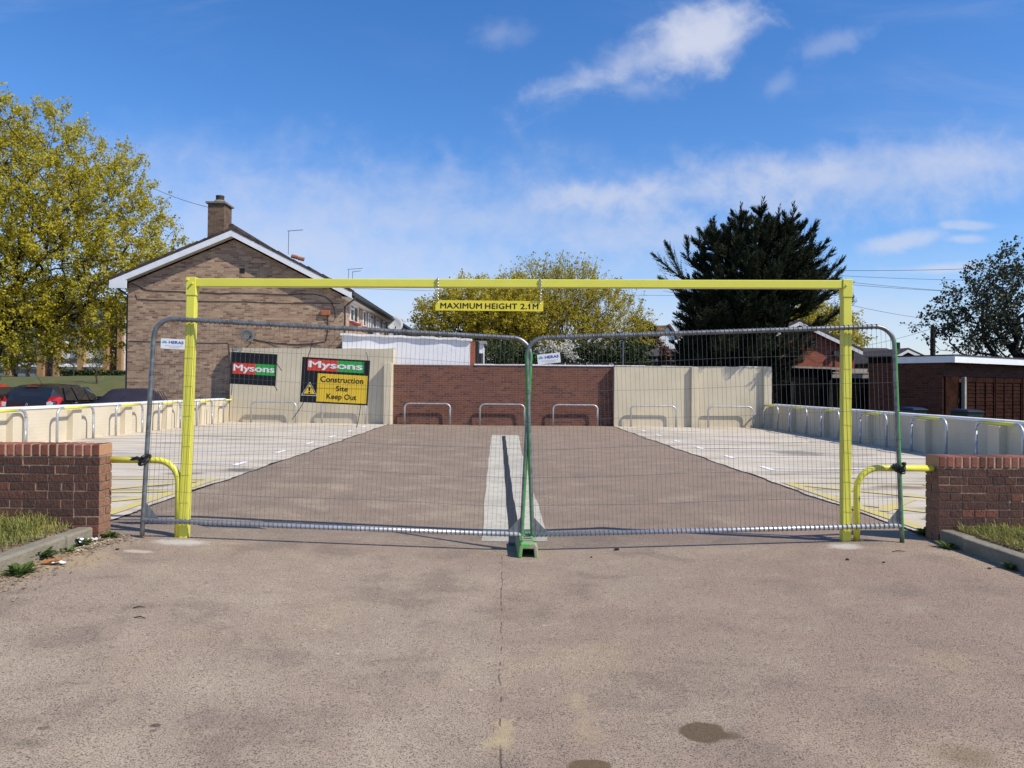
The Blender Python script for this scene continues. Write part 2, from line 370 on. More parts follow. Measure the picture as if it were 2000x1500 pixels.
# ------------------------------------------------------------------ ground materials (stains are placed by position on the ground)
def stain_mask(t, pos, px, py, a, b, soft=.35):
    c = gnd(px, py); sx = abs(gnd(px+a, py).x-c.x); sy = abs(gnd(px, py-b).y-c.y)
    u = t.m('DIVIDE', t.m('SUBTRACT', pos[0], c.x), sx); v = t.m('DIVIDE', t.m('SUBTRACT', pos[1], c.y), sy)
    r = t.m('SQRT', t.m('ADD', t.m('MULTIPLY', u, u), t.m('MULTIPLY', v, v)))
    return t.m('SUBTRACT', 1.0, r), soft
def ground_mat(name, kind):
    m = bpy.data.materials.new(name); m.use_nodes = True; t = NT(m.node_tree)
    out = t.node('ShaderNodeOutputMaterial'); p = t.node('ShaderNodeBsdfPrincipled'); t.l.new(p.outputs[0], out.inputs[0])
    P = t.node('ShaderNodeNewGeometry').outputs['Position']; pos = t.xyz(P)
    big = t.noise(P, .55, 5, .6, .4); med = t.noise(t.mapv(P, loc=(4, 9, 2)), 1.9, 5, .62, .3); fine = t.noise(P, 9, 4, .6)
    if kind == 'tarmac':
        col = t.mix(t.ss(big, .36, .64), (.330, .257, .190), (.298, .221, .167))
        side = t.ss(t.m('ADD', pos[0], t.m('MULTIPLY', t.m('SUBTRACT', fine, .5), .05)), -.05, .0)
        near = t.ss(pos[1], 5.5, 8.0, 1, 0)
        col = t.mix(t.m('MULTIPLY', t.m('SUBTRACT', 1, side), t.m('MULTIPLY', near, .45)), col, (.355, .285, .215))
        col = t.mix(t.m('MULTIPLY', t.ss(pos[1], 7.0, 9.0), .6), col, (.240, .182, .138))
        col = t.mix(t.m('MULTIPLY', t.ss(med, .49, .66), .62), col, (.205, .160, .124))
        col = t.mix(t.m('MULTIPLY', t.ss(med, .5, .30), .45), col, (.43, .35, .255))
        tan = t.noise(t.mapv(P, loc=(14, 3, 2)), .9, 4, .6)
        col = t.mix(t.m('MULTIPLY', t.ss(tan, .58, .76), .5), col, (.43, .33, .21))
        rightp = t.ss(t.m('ADD', pos[0], t.m('MULTIPLY', t.m('SUBTRACT', big, .5), 4)), .2, 1.6)
        col = t.mix(t.m('MULTIPLY', t.m('MULTIPLY', rightp, t.ss(t.noise(t.mapv(P, loc=(2, 31, 7)), 1.3, 4), .38, .62)), .6), col, (.300, .214, .165))
        # chippings
        v = t.node('ShaderNodeTexVoronoi'); t.l.new(P, v.inputs['Vector']); v.inputs['Scale'].default_value = 115
        chip = t.xyz(v.outputs['Color'])
        col = t.mix(t.ss(chip[0], .0, 1.0, .0, .55), col, t.mix(1, col, (1.38, 1.36, 1.32), 'MULTIPLY'))
        gap = t.noise(P, 145, 2, .5); gap2 = t.noise(P, 42, 3, .6)
        g = t.m('MULTIPLY', t.ss(gap, .515, .60), t.ss(gap2, .36, .56, .4, 1))
        col = t.mix(t.m('MULTIPLY', g, .75), col, (.050, .042, .038))
        fl = t.node('ShaderNodeTexVoronoi'); t.l.new(P, fl.inputs['Vector']); fl.inputs['Scale'].default_value = 4.5
        fleck = t.m('MULTIPLY', t.ss(fl.outputs['Distance'], .055, .02), t.ss(t.xyz(fl.outputs['Color'])[1], .45, .5))
        col = t.mix(t.m('MULTIPLY', fleck, .8), col, (.62, .58, .50))
        def st(px, py, a, b, c, k, soft=.35, wob=.6):
            global col_
            x, s_ = stain_mask(t, pos, px, py, a, b, soft)
            x = t.m('ADD', x, t.m('MULTIPLY', t.m('SUBTRACT', t.noise(P, 14, 3), .5), wob))
            return t.m('MULTIPLY', t.ss(x, 0, soft), k), c
        for q in ((1374, 1431, 52, 22, (.115, .075, .042), .85, .22, .7), (1422, 1437, 30, 9, (.14, .095, .055), .7, .3, .4),
                  (1148, 1497, 50, 16, (.125, .085, .045), .85, .22, .7), (1890, 1478, 80, 38, (.20, .15, .085), .65, .9, .6),
                  (304, 1417, 14, 5, (.09, .065, .05), .85, .4, .6), (299, 1427, 10, 4, (.12, .09, .07), .7, .4, .6),
                  (86, 1422, 16, 6, (.12, .095, .06), .7, .5, .6), (60, 1452, 50, 16, (.17, .135, .085), .55, .8, .8),
                  (355, 1059, 75, 8, (.58, .55, .49), .7, .7, .8), (1650, 1067, 50, 8, (.60, .56, .49), .7, .7, .8),
                  (985, 1432, 30, 40, (.47, .37, .21), .6, .7, 1.8), (962, 1450, 34, 16, (.47, .37, .21), .5, .7, 1.8), (1128, 1372, 45, 30, (.45, .35, .20), .4, .9, 1.8),
                  (1150, 1430, 50, 40, (.43, .33, .20), .4, .8, 1.0), (120, 1095, 130, 26, (.42, .31, .19), .7, .6, .7),
                  (270, 1077, 40, 4, (.62, .53, .40), .6, .5, .9), (1400, 1075, 60, 12, (.40, .32, .24), .4, .8, .8)):
            f, c = st(*q); col = t.mix(f, col, c)
        # crack running towards the drain
        cx = t.m('ADD', -.005, t.m('ADD', t.m('MULTIPLY', t.m('SUBTRACT', t.noise(t.comb(0, pos[1], 0), 2.0, 5, .6), .5), .07), t.m('MULTIPLY', pos[1], .006)))
        cd_ = t.m('ABSOLUTE', t.m('SUBTRACT', pos[0], cx))
        crack = t.m('MULTIPLY', t.m('MULTIPLY', t.ss(cd_, .007, .002), t.ss(t.noise(P, 7, 3), .44, .56)), t.ss(pos[1], 6.9, 7.3, 1, 0))
        col = t.mix(t.m('MULTIPLY', crack, .5), col, (.045, .037, .03))
        hgt = t.m('SUBTRACT', t.m('MULTIPLY', chip[0], .35), t.m('ADD', g, t.m('MULTIPLY', crack, 2)))
        bs, bd = .55, .006
    elif kind == 'bay':
        st_ = t.noise(t.mapv(P, (.35, 2.6, 1)), 1.0, 6, .65, .4)
        col = t.mix(t.ss(big, .35, .65), (.60, .53, .43), (.53, .46, .36))
        col = t.mix(t.m('MULTIPLY', t.ss(st_, .47, .66), .8), col, (.235, .205, .172))
        st2 = t.noise(t.mapv(P, (.5, 4.5, 1), loc=(3, 8, 1)), 1.0, 5, .65, .3)
        col = t.mix(t.m('MULTIPLY', t.ss(st2, .57, .70), .75), col, (.11, .095, .085))
        col = t.mix(t.m('MULTIPLY', t.ss(med, .52, .7), .35), col, (.42, .34, .25))
        worn = t.noise(P, 45, 3, .6)
        col = t.mix(t.m('MULTIPLY', t.ss(worn, .56, .68), .35), col, (.25, .21, .17))
        for q in ((1760, 952, 70, 5, (.20, .14, .09), .8), (300, 950, 40, 4, (.14, .12, .10), .7), (1560, 885, 60, 6, (.18, .15, .12), .7), (470, 918, 50, 5, (.10, .09, .085), .8), (360, 925, 60, 4, (.16, .14, .12), .7)):
            x, s_ = stain_mask(t, pos, *q[:4]); x = t.m('ADD', x, t.m('MULTIPLY', t.m('SUBTRACT', t.noise(P, 5, 3), .5), 1.2))
            col = t.mix(t.m('MULTIPLY', t.ss(x, 0, .6), q[5]), col, q[4])
        hgt = worn; bs, bd = .25, .006
    elif kind == 'screed':
        col = t.mix(t.ss(med, .35, .65), (.54, .50, .415), (.42, .385, .315)); hgt = fine; bs, bd = .2, .006
        col = t.mix(t.m('MULTIPLY', t.ss(fine, .50, .66), .6), col, (.33, .29, .24))
    t.put(p.inputs['Base Color'], col); p.inputs['Roughness'].default_value = .92; p.inputs['Specular IOR Level'].default_value = .18
    b = t.node('ShaderNodeBump'); b.inputs['Strength'].default_value = bs; b.inputs['Distance'].default_value = bd
    t.l.new(hgt, b.inputs['Height']); t.l.new(b.outputs[0], p.inputs['Normal'])
    return m
def paint_mat(name, col, under, wear):
    m = bpy.data.materials.new(name); m.use_nodes = True; t = NT(m.node_tree)
    out = t.node('ShaderNodeOutputMaterial'); p = t.node('ShaderNodeBsdfPrincipled'); t.l.new(p.outputs[0], out.inputs[0])
    P = t.node('ShaderNodeNewGeometry').outputs['Position']
    n = t.noise(P, 30, 5, .65); n2 = t.noise(P, 2.2, 4, .6)
    f = t.ss(t.m('ADD', t.m('MULTIPLY', n, .6), t.m('MULTIPLY', n2, .5)), wear, wear+.1)
    t.put(p.inputs['Base Color'], t.mix(f, col, under)); p.inputs['Roughness'].default_value = .8
    return m
m_tarmac = ground_mat('pinkish_chipped_tarmac', 'tarmac'); m_bay = ground_mat('bay_concrete', 'bay'); m_screed = ground_mat('pale_screed', 'screed')
m_mwhite = paint_mat('white_road_paint', (.82, .82, .82), (.56, .50, .42), .70)
m_myel = paint_mat('yellow_road_paint', (.60, .49, .13), (.50, .43, .30), .52)
m_joint = mat('dark_joint', (.05, .042, .035), .95, var=.3, vs=20)
m_soil = mat('dry_soil', (.27, .20, .12), .95, var=.3, vs=5, bump=.8, bs=25)
m_asph = mat('grey_asphalt', (.10, .095, .09), .9, var=.2, vs=2)
m_lawn = mat('bank_grass', (.075, .085, .018), .95, var=.12, vs=1.5, col2=(.12, .11, .028), bump=1.0, bs=9)
m_earth = mat('far_ground', (.09, .09, .04), .95, var=.2, vs=.2)

def sheet(name, xl, xr, ys, nx, dz, mt, label=None, kind='structure'):
    b = MB(); vs = []; fs = []
    for y in ys:
        a, c = (xl(y) if callable(xl) else xl), (xr(y) if callable(xr) else xr)
        for i in range(nx+1):
            x = a+(c-a)*i/nx; vs.append((x, y, gz(x, y)+dz))
    for j in range(len(ys)-1):
        for i in range(nx):
            q = j*(nx+1)+i; fs.append((q, q+1, q+nx+2, q+nx+1))
    b.add(vs, fs); o = b.build(name, mt, smooth=True); o['kind'] = kind; return o
def frange(a, b, s):
    n = max(1, int(math.ceil((b-a)/s))); return [a+(b-a)*i/n for i in range(n+1)]
def strip(b, pts, wid, dz=.012, step=.25):
    """a painted line along ground points"""
    for p, q in zip(pts[:-1], pts[1:]):
        p = Vector((p[0], p[1], 0)); q = Vector((q[0], q[1], 0)); d = q-p; n = max(1, int(d.length/step)); s = Vector((-d.y, d.x, 0)).normalized()*wid/2
        vs = []
        for i in range(n+1):
            c = p+d*i/n
            for e in (-1, 1):
                k = c+s*e; vs.append((k.x, k.y, gz(k.x, k.y)+dz))
        b.add(vs, [(2*i, 2*i+2, 2*i+3, 2*i+1) for i in range(n)])
    return b
def struct(b, name, mt):
    o = b.build(name, mt); o['kind'] = 'structure'; return o

XL, XR = -3.9, 4.06
struct(MB().quad((-900, -300, -.30), (900, -300, -.30), (900, 1500, -.30), (-900, 1500, -.30)), 'ground', m_earth)
sheet('driveway', XL, XR, frange(-2, 8, .2)+frange(8.2, 28.3, .4), 40, 0, m_tarmac)
jag = lambda y: .022*math.sin(y*1.7)+.018*math.sin(y*3.9+1)+.008*math.sin(y*9)
sheet('parking_bays', -10.42, lambda y: XL+jag(y), frange(7.1, 29.2, .09), 8, .004, m_bay)
sheet('parking_bays', lambda y: XR+jag(y+7), 9.75, frange(7.2, 28.3, .09), 8, .004, m_bay)
jl = MB(); jr = MB()
for j, X0, k in ((jl, XL, 0), (jr, XR, 7)):
    ys = frange(7.3, 27.9, .06); vs = []
    for y in ys:
        w_ = .010+.020*random.random()**3; x = X0+jag(y+k); vs += [(x-w_, y, gz(x, y)+.008), (x+w_, y, gz(x, y)+.008)]
    j.add(vs, [(2*i, 2*i+1, 2*i+3, 2*i+2) for i in range(len(ys)-1)])
    struct(j, 'surface_joint', m_joint)
# pale screed patch round the drain, and the drain channel
def pixel_sheet(name, le, re, mt, dz, am, step=.06):
    L = [gnd(*p) for p in le]; Rr = [gnd(*p) for p in re]
    ys = frange(min(p.y for p in L+Rr), max(p.y for p in L+Rr), step)
    def ip(P):
        P = sorted(P, key=lambda p: p.y); Y = [p.y for p in P]; X = [p.x for p in P]
        return lambda y: float(np.interp(y, Y, X))
    fl, fr = ip(L), ip(Rr)
    return sheet(name, lambda y: fl(y)+am*math.sin(y*2.3), lambda y: fr(y)+am*math.sin(y*3.1+2)+am*.5*math.sin(y*7), ys, 6, dz, mt)
pixel_sheet('screed_patch', [(960, 850), (952, 922), (946, 985), (943, 1040), (941, 1057)], [(1013, 850), (1018, 880), (1040, 955), (1062, 1020), (1068, 1045), (1069, 1057)], m_screed, .004, .006)
pixel_sheet('drain_channel', [(980.5, 852), (984, 900), (989, 975), (994, 1040), (995, 1066)], [(987, 852), (993, 900), (1003, 975), (1012, 1020), (1014, 1066)], mat('drain_grating', (.03, .03, .034), .6, var=.2, vs=60, bump=1.0, bs=90), .010, .003)

# painted bay lines
wl = MB()
for k, Y in enumerate((13.7, 16.2, 18.7, 21.2, 23.7, 26.2)):
    strip(wl, [(-9.9, Y), (-4.5, Y)], .10); strip(wl, [(-4.45, Y-.33), (-4.45, Y+.33)], .10)
struct(wl, 'bay_lines', m_mwhite)
wl = MB()
for Y in (13.6, 15.85, 18.2, 20.5, 22.9, 25.3):
    strip(wl, [(9.1, Y), (4.7, Y)], .10); strip(wl, [(4.65, Y-.33), (4.65, Y+.33)], .10)
struct(wl, 'bay_lines', m_mwhite)
yl = MB(); y0, y1 = 7.5, 11.4
strip(yl, [(-10.2, y1), (-4.0, y1)], .15); strip(yl, [(-4.1, y0), (-4.1, y1-.06)], .16)
strip(yl, [(-10.1, y0-.2), (-4.18, y0-.2)], .12)
for a in ((( -4.2, 11.2), (-7.6, 7.5)), ((-4.2, 9.6), (-6.1, 7.5)), ((-5.8, 11.3), (-9.4, 7.5)), ((-7.6, 11.3), (-10.1, 8.6)), ((-5.1, 9.3), (-4.2, 8.4)), ((-4.2, 8.3), (-5.0, 7.5)), ((-5.6, 9.9), (-4.2, 10.1))):
    strip(yl, a, .17, .0125)
struct(yl, 'yellow_hatching', m_myel)
yl = MB(); y1 = 11.5
strip(yl, [(9.5, y1), (4.16, y1)], .08); strip(yl, [(4.24, 7.6), (4.24, y1-.06)], .16)
for a in (((4.35, 11.2), (8.0, 7.5)), ((4.35, 9.4), (6.2, 7.5)), ((6.2, 11.4), (9.4, 8.2)), ((5.2, 9.9), (4.35, 8.9)), ((4.6, 8.2), (8.2, 8.1))):
    strip(yl, a, .17, .0125)
struct(yl, 'yellow_hatching', m_myel)

# outside ground
struct(MB().quad((-60, -20, -.04), (-10.62, -20, -.04), (-10.62, 30.4, -.04), (-60, 30.4, -.04)), 'road', m_asph)
struct(MB().quad((9.98, 4, -.02), (60, 4, -.02), (60, 34, -.02), (9.98, 34, -.02)), 'yard', mat('dark_yard_paving', (.07, .06, .05), .95, var=.3, vs=1))
b = MB(); vs = []; n = 40
for j in range(n+1):
    for i in range(n+1):
        x = -75+60.6*i/n; y = 30.3+50*j/n; z = -.02+1.78*sst(30, 58, y)+.08*math.sin(x*.4)*sst(32, 50, y); vs.append((x, y, z))
b.add(vs, [(j*(n+1)+i, j*(n+1)+i+1, (j+1)*(n+1)+i+1, (j+1)*(n+1)+i) for j in range(n) for i in range(n)])
o = b.build('grass_bank', m_lawn, smooth=True); o['kind'] = 'structure'

# kerbs
def kerb(xf, sgn, ya, yb):
    y = ya; b = MB()
    while y < yb-.05:
        L = min(.915, yb-y); z = gz(xf, y+L/2)+.115+random.uniform(-.006, .006); x0 = xf+random.uniform(-.008, .008); x1 = x0+sgn*.135
        lo, hi = min(x0, x1), max(x0, x1)
        b.box(lo, hi, y+.004, y+L-.004, -.2, z); y += L
    o = b.build('kerb', m_kerb, bevel=.018); o['kind'] = 'structure'
kerb(-3.56, -1, .2, 7.02); kerb(4.03, 1, .4, 7.17)
# verges behind the kerbs
def verge(x0, x1, ya, yb, z0, z1, seed):
    rnd = random.Random(seed); b = MB(); n, m_ = 30, 40; vs = []
    for j in range(m_+1):
        for i in range(n+1):
            x = x0+(x1-x0)*i/n; y = ya+(yb-ya)*j/m_; k = i/n
            vs.append((x, y, gz(x, y)+z0+(z1-z0)*min(1, k*5)+.012*rnd.gauss(0, 1)-.22*(i == 0)))
    f = [(j*(n+1)+i, j*(n+1)+i+1, (j+1)*(n+1)+i+1, (j+1)*(n+1)+i) for j in range(m_) for i in range(n)]
    b.add(vs, f if x1 > x0 else [q[::-1] for q in f])
    o = b.build('verge', m_soil, smooth=True); o['kind'] = 'structure'
verge(-3.62, -7.5, 1.0, 7.1, .085, .16, 1); verge(4.09, 8.5, 1.0, 7.4, .085, .14, 2)

# ------------------------------------------------------------------ yellow height barrier
YB = 7.25
def barrier():
    p0 = at(359.5, 1052, YB); p1 = at(1651, 1061, YB); t0 = at(376.5, 545, YB); t1 = at(1652, 549, YB)
    root = thing('height_barrier', 'bright yellow steel goalpost barrier spanning the driveway', 'barrier', ((p0.x+p1.x)/2, YB, 0))
    h = .04; m0 = MB()
    tops = []
    for p, t_, s in ((p0, t0, 1), (p1, t1, -1)):
        M = MB(); zt = t_.z-.10; f = (zt-p.z)/(t_.z-p.z); tx = p.x+(t_.x-p.x)*f
        lo = [(p.x+a, YB+b, gz(p.x, YB)-.05) for a, b in ((-h, -h), (h, -h), (h, h), (-h, h))]
        hi = [(tx+a, YB+b, zt) for a, b in ((-h, -h), (h, -h), (h, h), (-h, h))]
        M.add(lo+hi, [(3, 2, 1, 0), (4, 5, 6, 7), (0, 1, 5, 4), (1, 2, 6, 5), (2, 3, 7, 6), (3, 0, 4, 7)])
        M.build('post', m_yel, root, bevel=.006)
        S = MB().box(t_.x-.046, t_.x+.046, YB-.046, YB+.046, t_.z-.155, t_.z+.012).build('sleeve', m_yel, root, bevel=.005)
        for dx, dz in ((-s*.028, -.012), (s*.014, -.045)):
            B = MB(); c = (t_.x+dx, 0, t_.z+dz)
            B.tube([(c[0], YB-.046, c[2]), (c[0], YB-.046-(.022 if s > 0 else .012), c[2])], .0095, 10)
            if s > 0 or dz < -.03: B.build('bolt', m_yel, S)
        tops.append(t_)
    a, c = tops; M = MB(); hb = .038
    za, zc = a.z-.035, c.z-.035
    x0, x1 = a.x+.0465, c.x-.0465
    lo = [(x0, YB+u, za+v) for u, v in ((-hb, -hb), (hb, -hb), (hb, hb), (-hb, hb))]
    hi = [(x1, YB+u, zc+v) for u, v in ((-hb, -hb), (hb, -hb), (hb, hb), (-hb, hb))]
    M.add(lo+hi, [(0, 1, 2, 3), (7, 6, 5, 4), (1, 0, 4, 5), (2, 1, 5, 6), (3, 2, 6, 7), (0, 3, 7, 4)])
    M.build('beam', m_yel, root, bevel=.006)
    return za, zc, x0, x1
BZ = barrier()
def beam_z(x): return BZ[0]+(BZ[1]-BZ[0])*(x-BZ[2])/(BZ[3]-BZ[2])

# hanging height sign
def height_sign():
    a = at(850.5, 606, YB); b_ = at(1061, 607.5, YB); zt = at(850.5, 586, YB).z; w_ = b_.x-a.x; h_ = zt-a.z
    r = thing('height_sign', 'yellow height limit sign hanging by chains from the yellow beam', 'sign', ((a.x+b_.x)/2, YB, a.z), (0, math.atan2(a.z-b_.z-.0, w_)*.35, 0))
    MB().box(-w_/2, w_/2, -.004, .004, 0, h_).build('board', m_signyel, r, local=True)
    for tx, fa, fb in (('MAXIMUM', 0, .425), ('HEIGHT', .455, .785), ('2.', .815, .885), ('1', .898, .918), ('M', .942, 1)):
        x0 = -w_/2+.045; L = w_-.09; v, f = text_shape(tx, x0+L*fa, x0+L*fb, .018, h_-.024, -.0052, .022 if tx != '1' else .0, 1.06)
        B = MB()
        if tx == '1': xa, xb = x0+L*.903, x0+L*.917; zt_ = h_-.024; B.quad((xa, -.0052, .018), (xb, -.0052, .018), (xb, -.0052, zt_), (xa+.004, -.0052, zt_), (xa-.008, -.0052, zt_-.014), (xa-.008, -.0052, zt_-.024), (xa, -.0052, zt_-.019))
        else: B.add(v, f)
        B.build('lettering', m_txtblk, r, local=True)
    for px in (854.5, 1054.5):
        x = at(px, 590, YB).x-r.location.x; zt_ = beam_z(at(px, 590, YB).x)-r.location.z+.038+.006
        M = MB(); z = h_-.012; k = 0
        path = []
        zz = z
        while zz < zt_-.004: path.append((x+.006*math.sin(zz*9), -.049*sst(h_-.01, zt_-.085, zz)-.008*(1-sst(h_-.01, zt_-.085, zz)), zz)); zz += .0145
        # link over the top of the beam
        for i, p in enumerate(path):
            c = Vector(p); pts = []
            for q in range(10):
                t = 2*math.pi*q/10; u, v_ = .0062*math.cos(t), .0125*math.sin(t)
                pts.append(c+Vector((u, 0, v_)) if i % 2 else c+Vector((u*.35, u, v_)))
            M.tube(pts, .0022, 5, closed=True)
        M.tube([(x, -.049, zz-.03), (x, -.049, zt_-.002)]+[(x+.002*(-1)**q, -.045+.016*q, zt_) for q in range(7)], .0045, 5)
        M.build('chain', m_chain, r, local=True)
height_sign()

# ------------------------------------------------------------------ mesh fence panels
def panel(pa, pb, label, gl, gr):
    """pa, pb: feet; gl, gr: how far green paint reaches at the left and right ends"""
    pa, pb = Vector(pa), Vector(pb); X = (pb-pa); L = X.length; X.normalize()
    Yv = Vector((-X.y, X.x, 0)).normalized(); Z = X.cross(Yv); M = Matrix((X, Yv, Z)).transposed()
    r = thing('mesh_fence', label, 'mesh fence', pa, M.to_euler(), 'temporary mesh fences')
    H, zb, R, rt = 1.985, .165, .17, .0205
    m = bpy.data.materials.new('fence_tube'); m.use_nodes = True; t = NT(m.node_tree)
    out = t.node('ShaderNodeOutputMaterial'); p = t.node('ShaderNodeBsdfPrincipled'); t.l.new(p.outputs[0], out.inputs[0])
    tc = t.node('ShaderNodeTexCoord').outputs['Object']; x = t.xyz(tc); n = t.noise(tc, 5, 5, .65)
    e = t.m('ADD', t.m('MULTIPLY', t.ss(x[0], .012, -.014), gl), t.m('MULTIPLY', t.ss(x[0], L-.012, L+.014), gr))
    g = t.ss(t.m('ADD', e, t.m('MULTIPLY', t.m('SUBTRACT', n, .5), 1.3)), .45, .55)
    base = t.mix(t.ss(t.noise(tc, 16, 4), .35, .65), (.27, .285, .30), (.16, .17, .18))
    t.put(p.inputs['Base Color'], t.mix(g, base, (.04, .26, .04))); t.put(p.inputs['Metallic'], t.m('MULTIPLY', t.m('SUBTRACT', 1, g), .7)); p.inputs['Roughness'].default_value = .45
    pts = [(0, 0, 0), (0, 0, zb), (0, 0, H-R)]
    pts += [(R-R*math.cos(a), 0, H-R+R*math.sin(a)) for a in [math.pi/2*k/8 for k in range(1, 9)]]
    pts += [(L-R+R*math.sin(a), 0, H-R+R*math.cos(a)) for a in [math.pi/2*k/8 for k in range(0, 8)]]
    pts += [(L, 0, H-R), (L, 0, zb), (L, 0, 0)]
    MB().tube(pts, rt, 12).build('tube_frame', m, r, local=True, smooth=True)
    MB().tube([(.0, 0, zb), (L*.5, 0, zb-.002), (L, 0, zb)], rt, 12).build('bottom_rail', m_galvb, r, local=True, smooth=True)
    W = MB(); wr = .00135; n = int(round((L-.07)/.0415)); xs = [.035+(L-.07)*i/n for i in range(n+1)]
    for i, xx in enumerate(xs):
        top = H if R < xx < L-R else H-R+math.sqrt(max(0, R*R-(R-min(xx, L-xx))**2))
        wob = .004*math.sin(i*1.7)
        W.tube([(xx, -.004, zb), (xx+wob, -.004, zb+.6*(top-zb)), (xx, -.004, top)], wr, 4, caps=False)
        for zc in (zb, top):
            if zc == top and not (R*.9 < xx < L-R*.9): continue
            W.tube([(xx+.004*math.sin(a*.5), (rt+.0022)*math.cos(a), zc+(rt+.0022)*math.sin(a)) for a in [2*math.pi*k/10 for k in range(10)]], .0046, 4, closed=True)
    for k in range(1, 7):
        z = zb+.262*k; ph = k*1.3
        W.tube([(L*i/12, -.008+.003*math.sin(i+ph), z+.006*math.sin(i*.9+ph)) for i in range(13)], wr*1.15, 4, caps=False)
        for xe in (0, L):
            W.tube([(xe+(rt+.0015)*math.cos(a), (rt+.0015)*math.sin(a), z+.006*math.sin(a+ph)) for a in [2*math.pi*k_/10 for k_ in range(10)]], .0026, 4, closed=True)
    W.build('wire_mesh', m_wire, r, local=True)
    for xe, s in ((0, 1), (L, -1)):
        MB().prism([(xe+s*.018, -.002, zb+.018), (xe+s*.14, -.002, zb+.018), (xe+s*.018, -.002, zb+.16)][::s], (0, .004, 0)).build('gusset', m_galv, r, local=True)
    return r, M, L
pl0 = at(277, 1052, 7.15); pl1 = at(1017, 1079, 7.33); pr0 = at(1041, 1079, 7.32); pr1 = at(1762, 1062, 7.14)
PL, ML, LL = panel(pl0, pl1, 'left steel mesh fence with two black sign boards tied on', .45, .9)
PR, MR, LR = panel(pr0, pr1, 'right steel mesh fence without black boards, green painted tube ends', .95, 1.0)
def on_panel(r, M, px, py):
    d = ray(px, py); n = M.col[1]; k = (r.location-CPOS).dot(n)/d.dot(n); q = M.transposed() @ (CPOS+d*k-r.location); return q.x, q.z
def plate(r, M, c, ang):
    """small white maker's plate with blue lettering, a part of the panel"""
    x, z = on_panel(r, M, *c); A = Matrix.Translation((x, 0, z)) @ Matrix.Rotation(ang, 4, 'Y'); w_, h_ = .106, .046
    B = MB(); B.box(-w_, w_, -.0185, -.0165, -h_, h_, A); pl = B.build('name_plate', m_signwht, r, local=True, bevel=.001)
    tf = lambda v: [A @ Vector(q) for q in v]
    v, f = text_shape('HERAS', -.036, .094, .002, .028, -.0195, .03); MB().add(tf(v), f).build('lettering', m_blue, pl, local=True)
    B = MB()
    for k in range(5):
        a = R_(150-30*k); c0 = Vector((-.072, 0, .0)); d = Vector((math.cos(a), 0, math.sin(a)*1.1))
        e = Vector((math.cos(a-.35), 0, math.sin(a-.35)*1.1)); g = Vector((math.cos(a+.35), 0, math.sin(a+.35)*1.1)); o_ = Vector((0, -.0195, 0))
        B.add(tf([c0+g*.008+o_, c0+e*.008+o_, c0+e*.017+o_, c0+d*.030+o_, c0+g*.017+o_]), [(0, 1, 2, 3, 4)])
    B.build('emblem', m_ltblue, pl, local=True)
    B = MB()
    for z0, z1, x0, x1 in ((-.020, -.012, -.07, .088), (-.034, -.027, -.03, .06)): B.add(tf([(x0, -.0195, z0), (x1, -.0195, z0), (x1, -.0195, z1), (x0, -.0195, z1)]), [(0, 1, 2, 3)])
    B.build('small_print', m_greyprint, pl, local=True)
plate(PL, ML, (339, 672), 0.0); plate(PR, MR, (1072, 700.5), -R_(4.0))

# sign boards tied to the left panel
def rect(b, x0, x1, z0, z1, y): return b.quad((x0, y, z0), (x1, y, z0), (x1, y, z1), (x0, y, z1))
def board(name, label, c0, c1, skew):
    ax, az = on_panel(PL, ML, *c0); bx, bz = on_panel(PL, ML, *c1)
    loc = PL.location + ML @ Vector(((ax+bx)/2, .012, (az+bz)/2))
    e = (ML.to_4x4() @ Matrix.Rotation(skew, 4, 'Y')).to_euler()
    r = thing(name, label, 'sign', loc, e, 'black sign boards tied to the fence'); w_, h_ = (bx-ax)/2, (az-bz)/2
    MB().box(-w_, w_, .0, .004, -h_, h_).build('board', m_signblk, r, local=True)
    return r, w_, h_
def logo(r, x0, x1, z0, z1, y=-.0015):
    xm = x0+(x1-x0)*.535
    rect(MB(), x0, xm, z0, z1, y).build('red_block', m_signred, r, local=True); rect(MB(), xm, x1, z0, z1, y).build('green_block', m_signgrn, r, local=True)
    v, f = text_shape('Mysons', x0+.02*(x1-x0), x1-.02*(x1-x0), z0+.08*(z1-z0), z1-.13*(z1-z0), y-.0015, .034)
    MB().add(v, f).build('lettering', m_signwht, r, local=True)
def ties(r, lst):
    for (p, q) in lst: MB().tube([(p[0], -.012, p[1]), ((p[0]+q[0])/2+.006, -.03, (p[1]+q[1])/2), (q[0], -.022, q[1])], .0032, 5).build('cable_tie', m_black, r, local=True)
r, w_, h_ = board('sign_board', 'smaller plain black board with red and green logo, left on the mesh', (450.5, 687), (537.5, 754), R_(.2))
logo(r, -w_*.90, w_*.96, -h_*.36, h_*.33)
ties(r, [((w_*.98, h_*.45), (w_*1.25, -h_*.02)), ((w_*.95, -h_*.98), (w_*1.12, -h_*1.28)), ((-w_*.9, h_*1.0), (-w_*1.0, h_*1.35)), ((-w_*.86, -h_*1.0), (-w_*.86, -h_*1.7))])
r, w_, h_ = board('sign_board', 'larger black board with yellow keep out notice tied to the mesh', (590, 697), (718, 792), R_(.2))
logo(r, -w_*.84, w_*.82, h_*.42, h_*.92)
x0, x1, z0, z1 = -w_*.52, w_*.95, -h_*.93, h_*.31
rect(MB(), x0, x1, z0, z1, -.0015).build('yellow_panel', m_signamb, r, local=True)
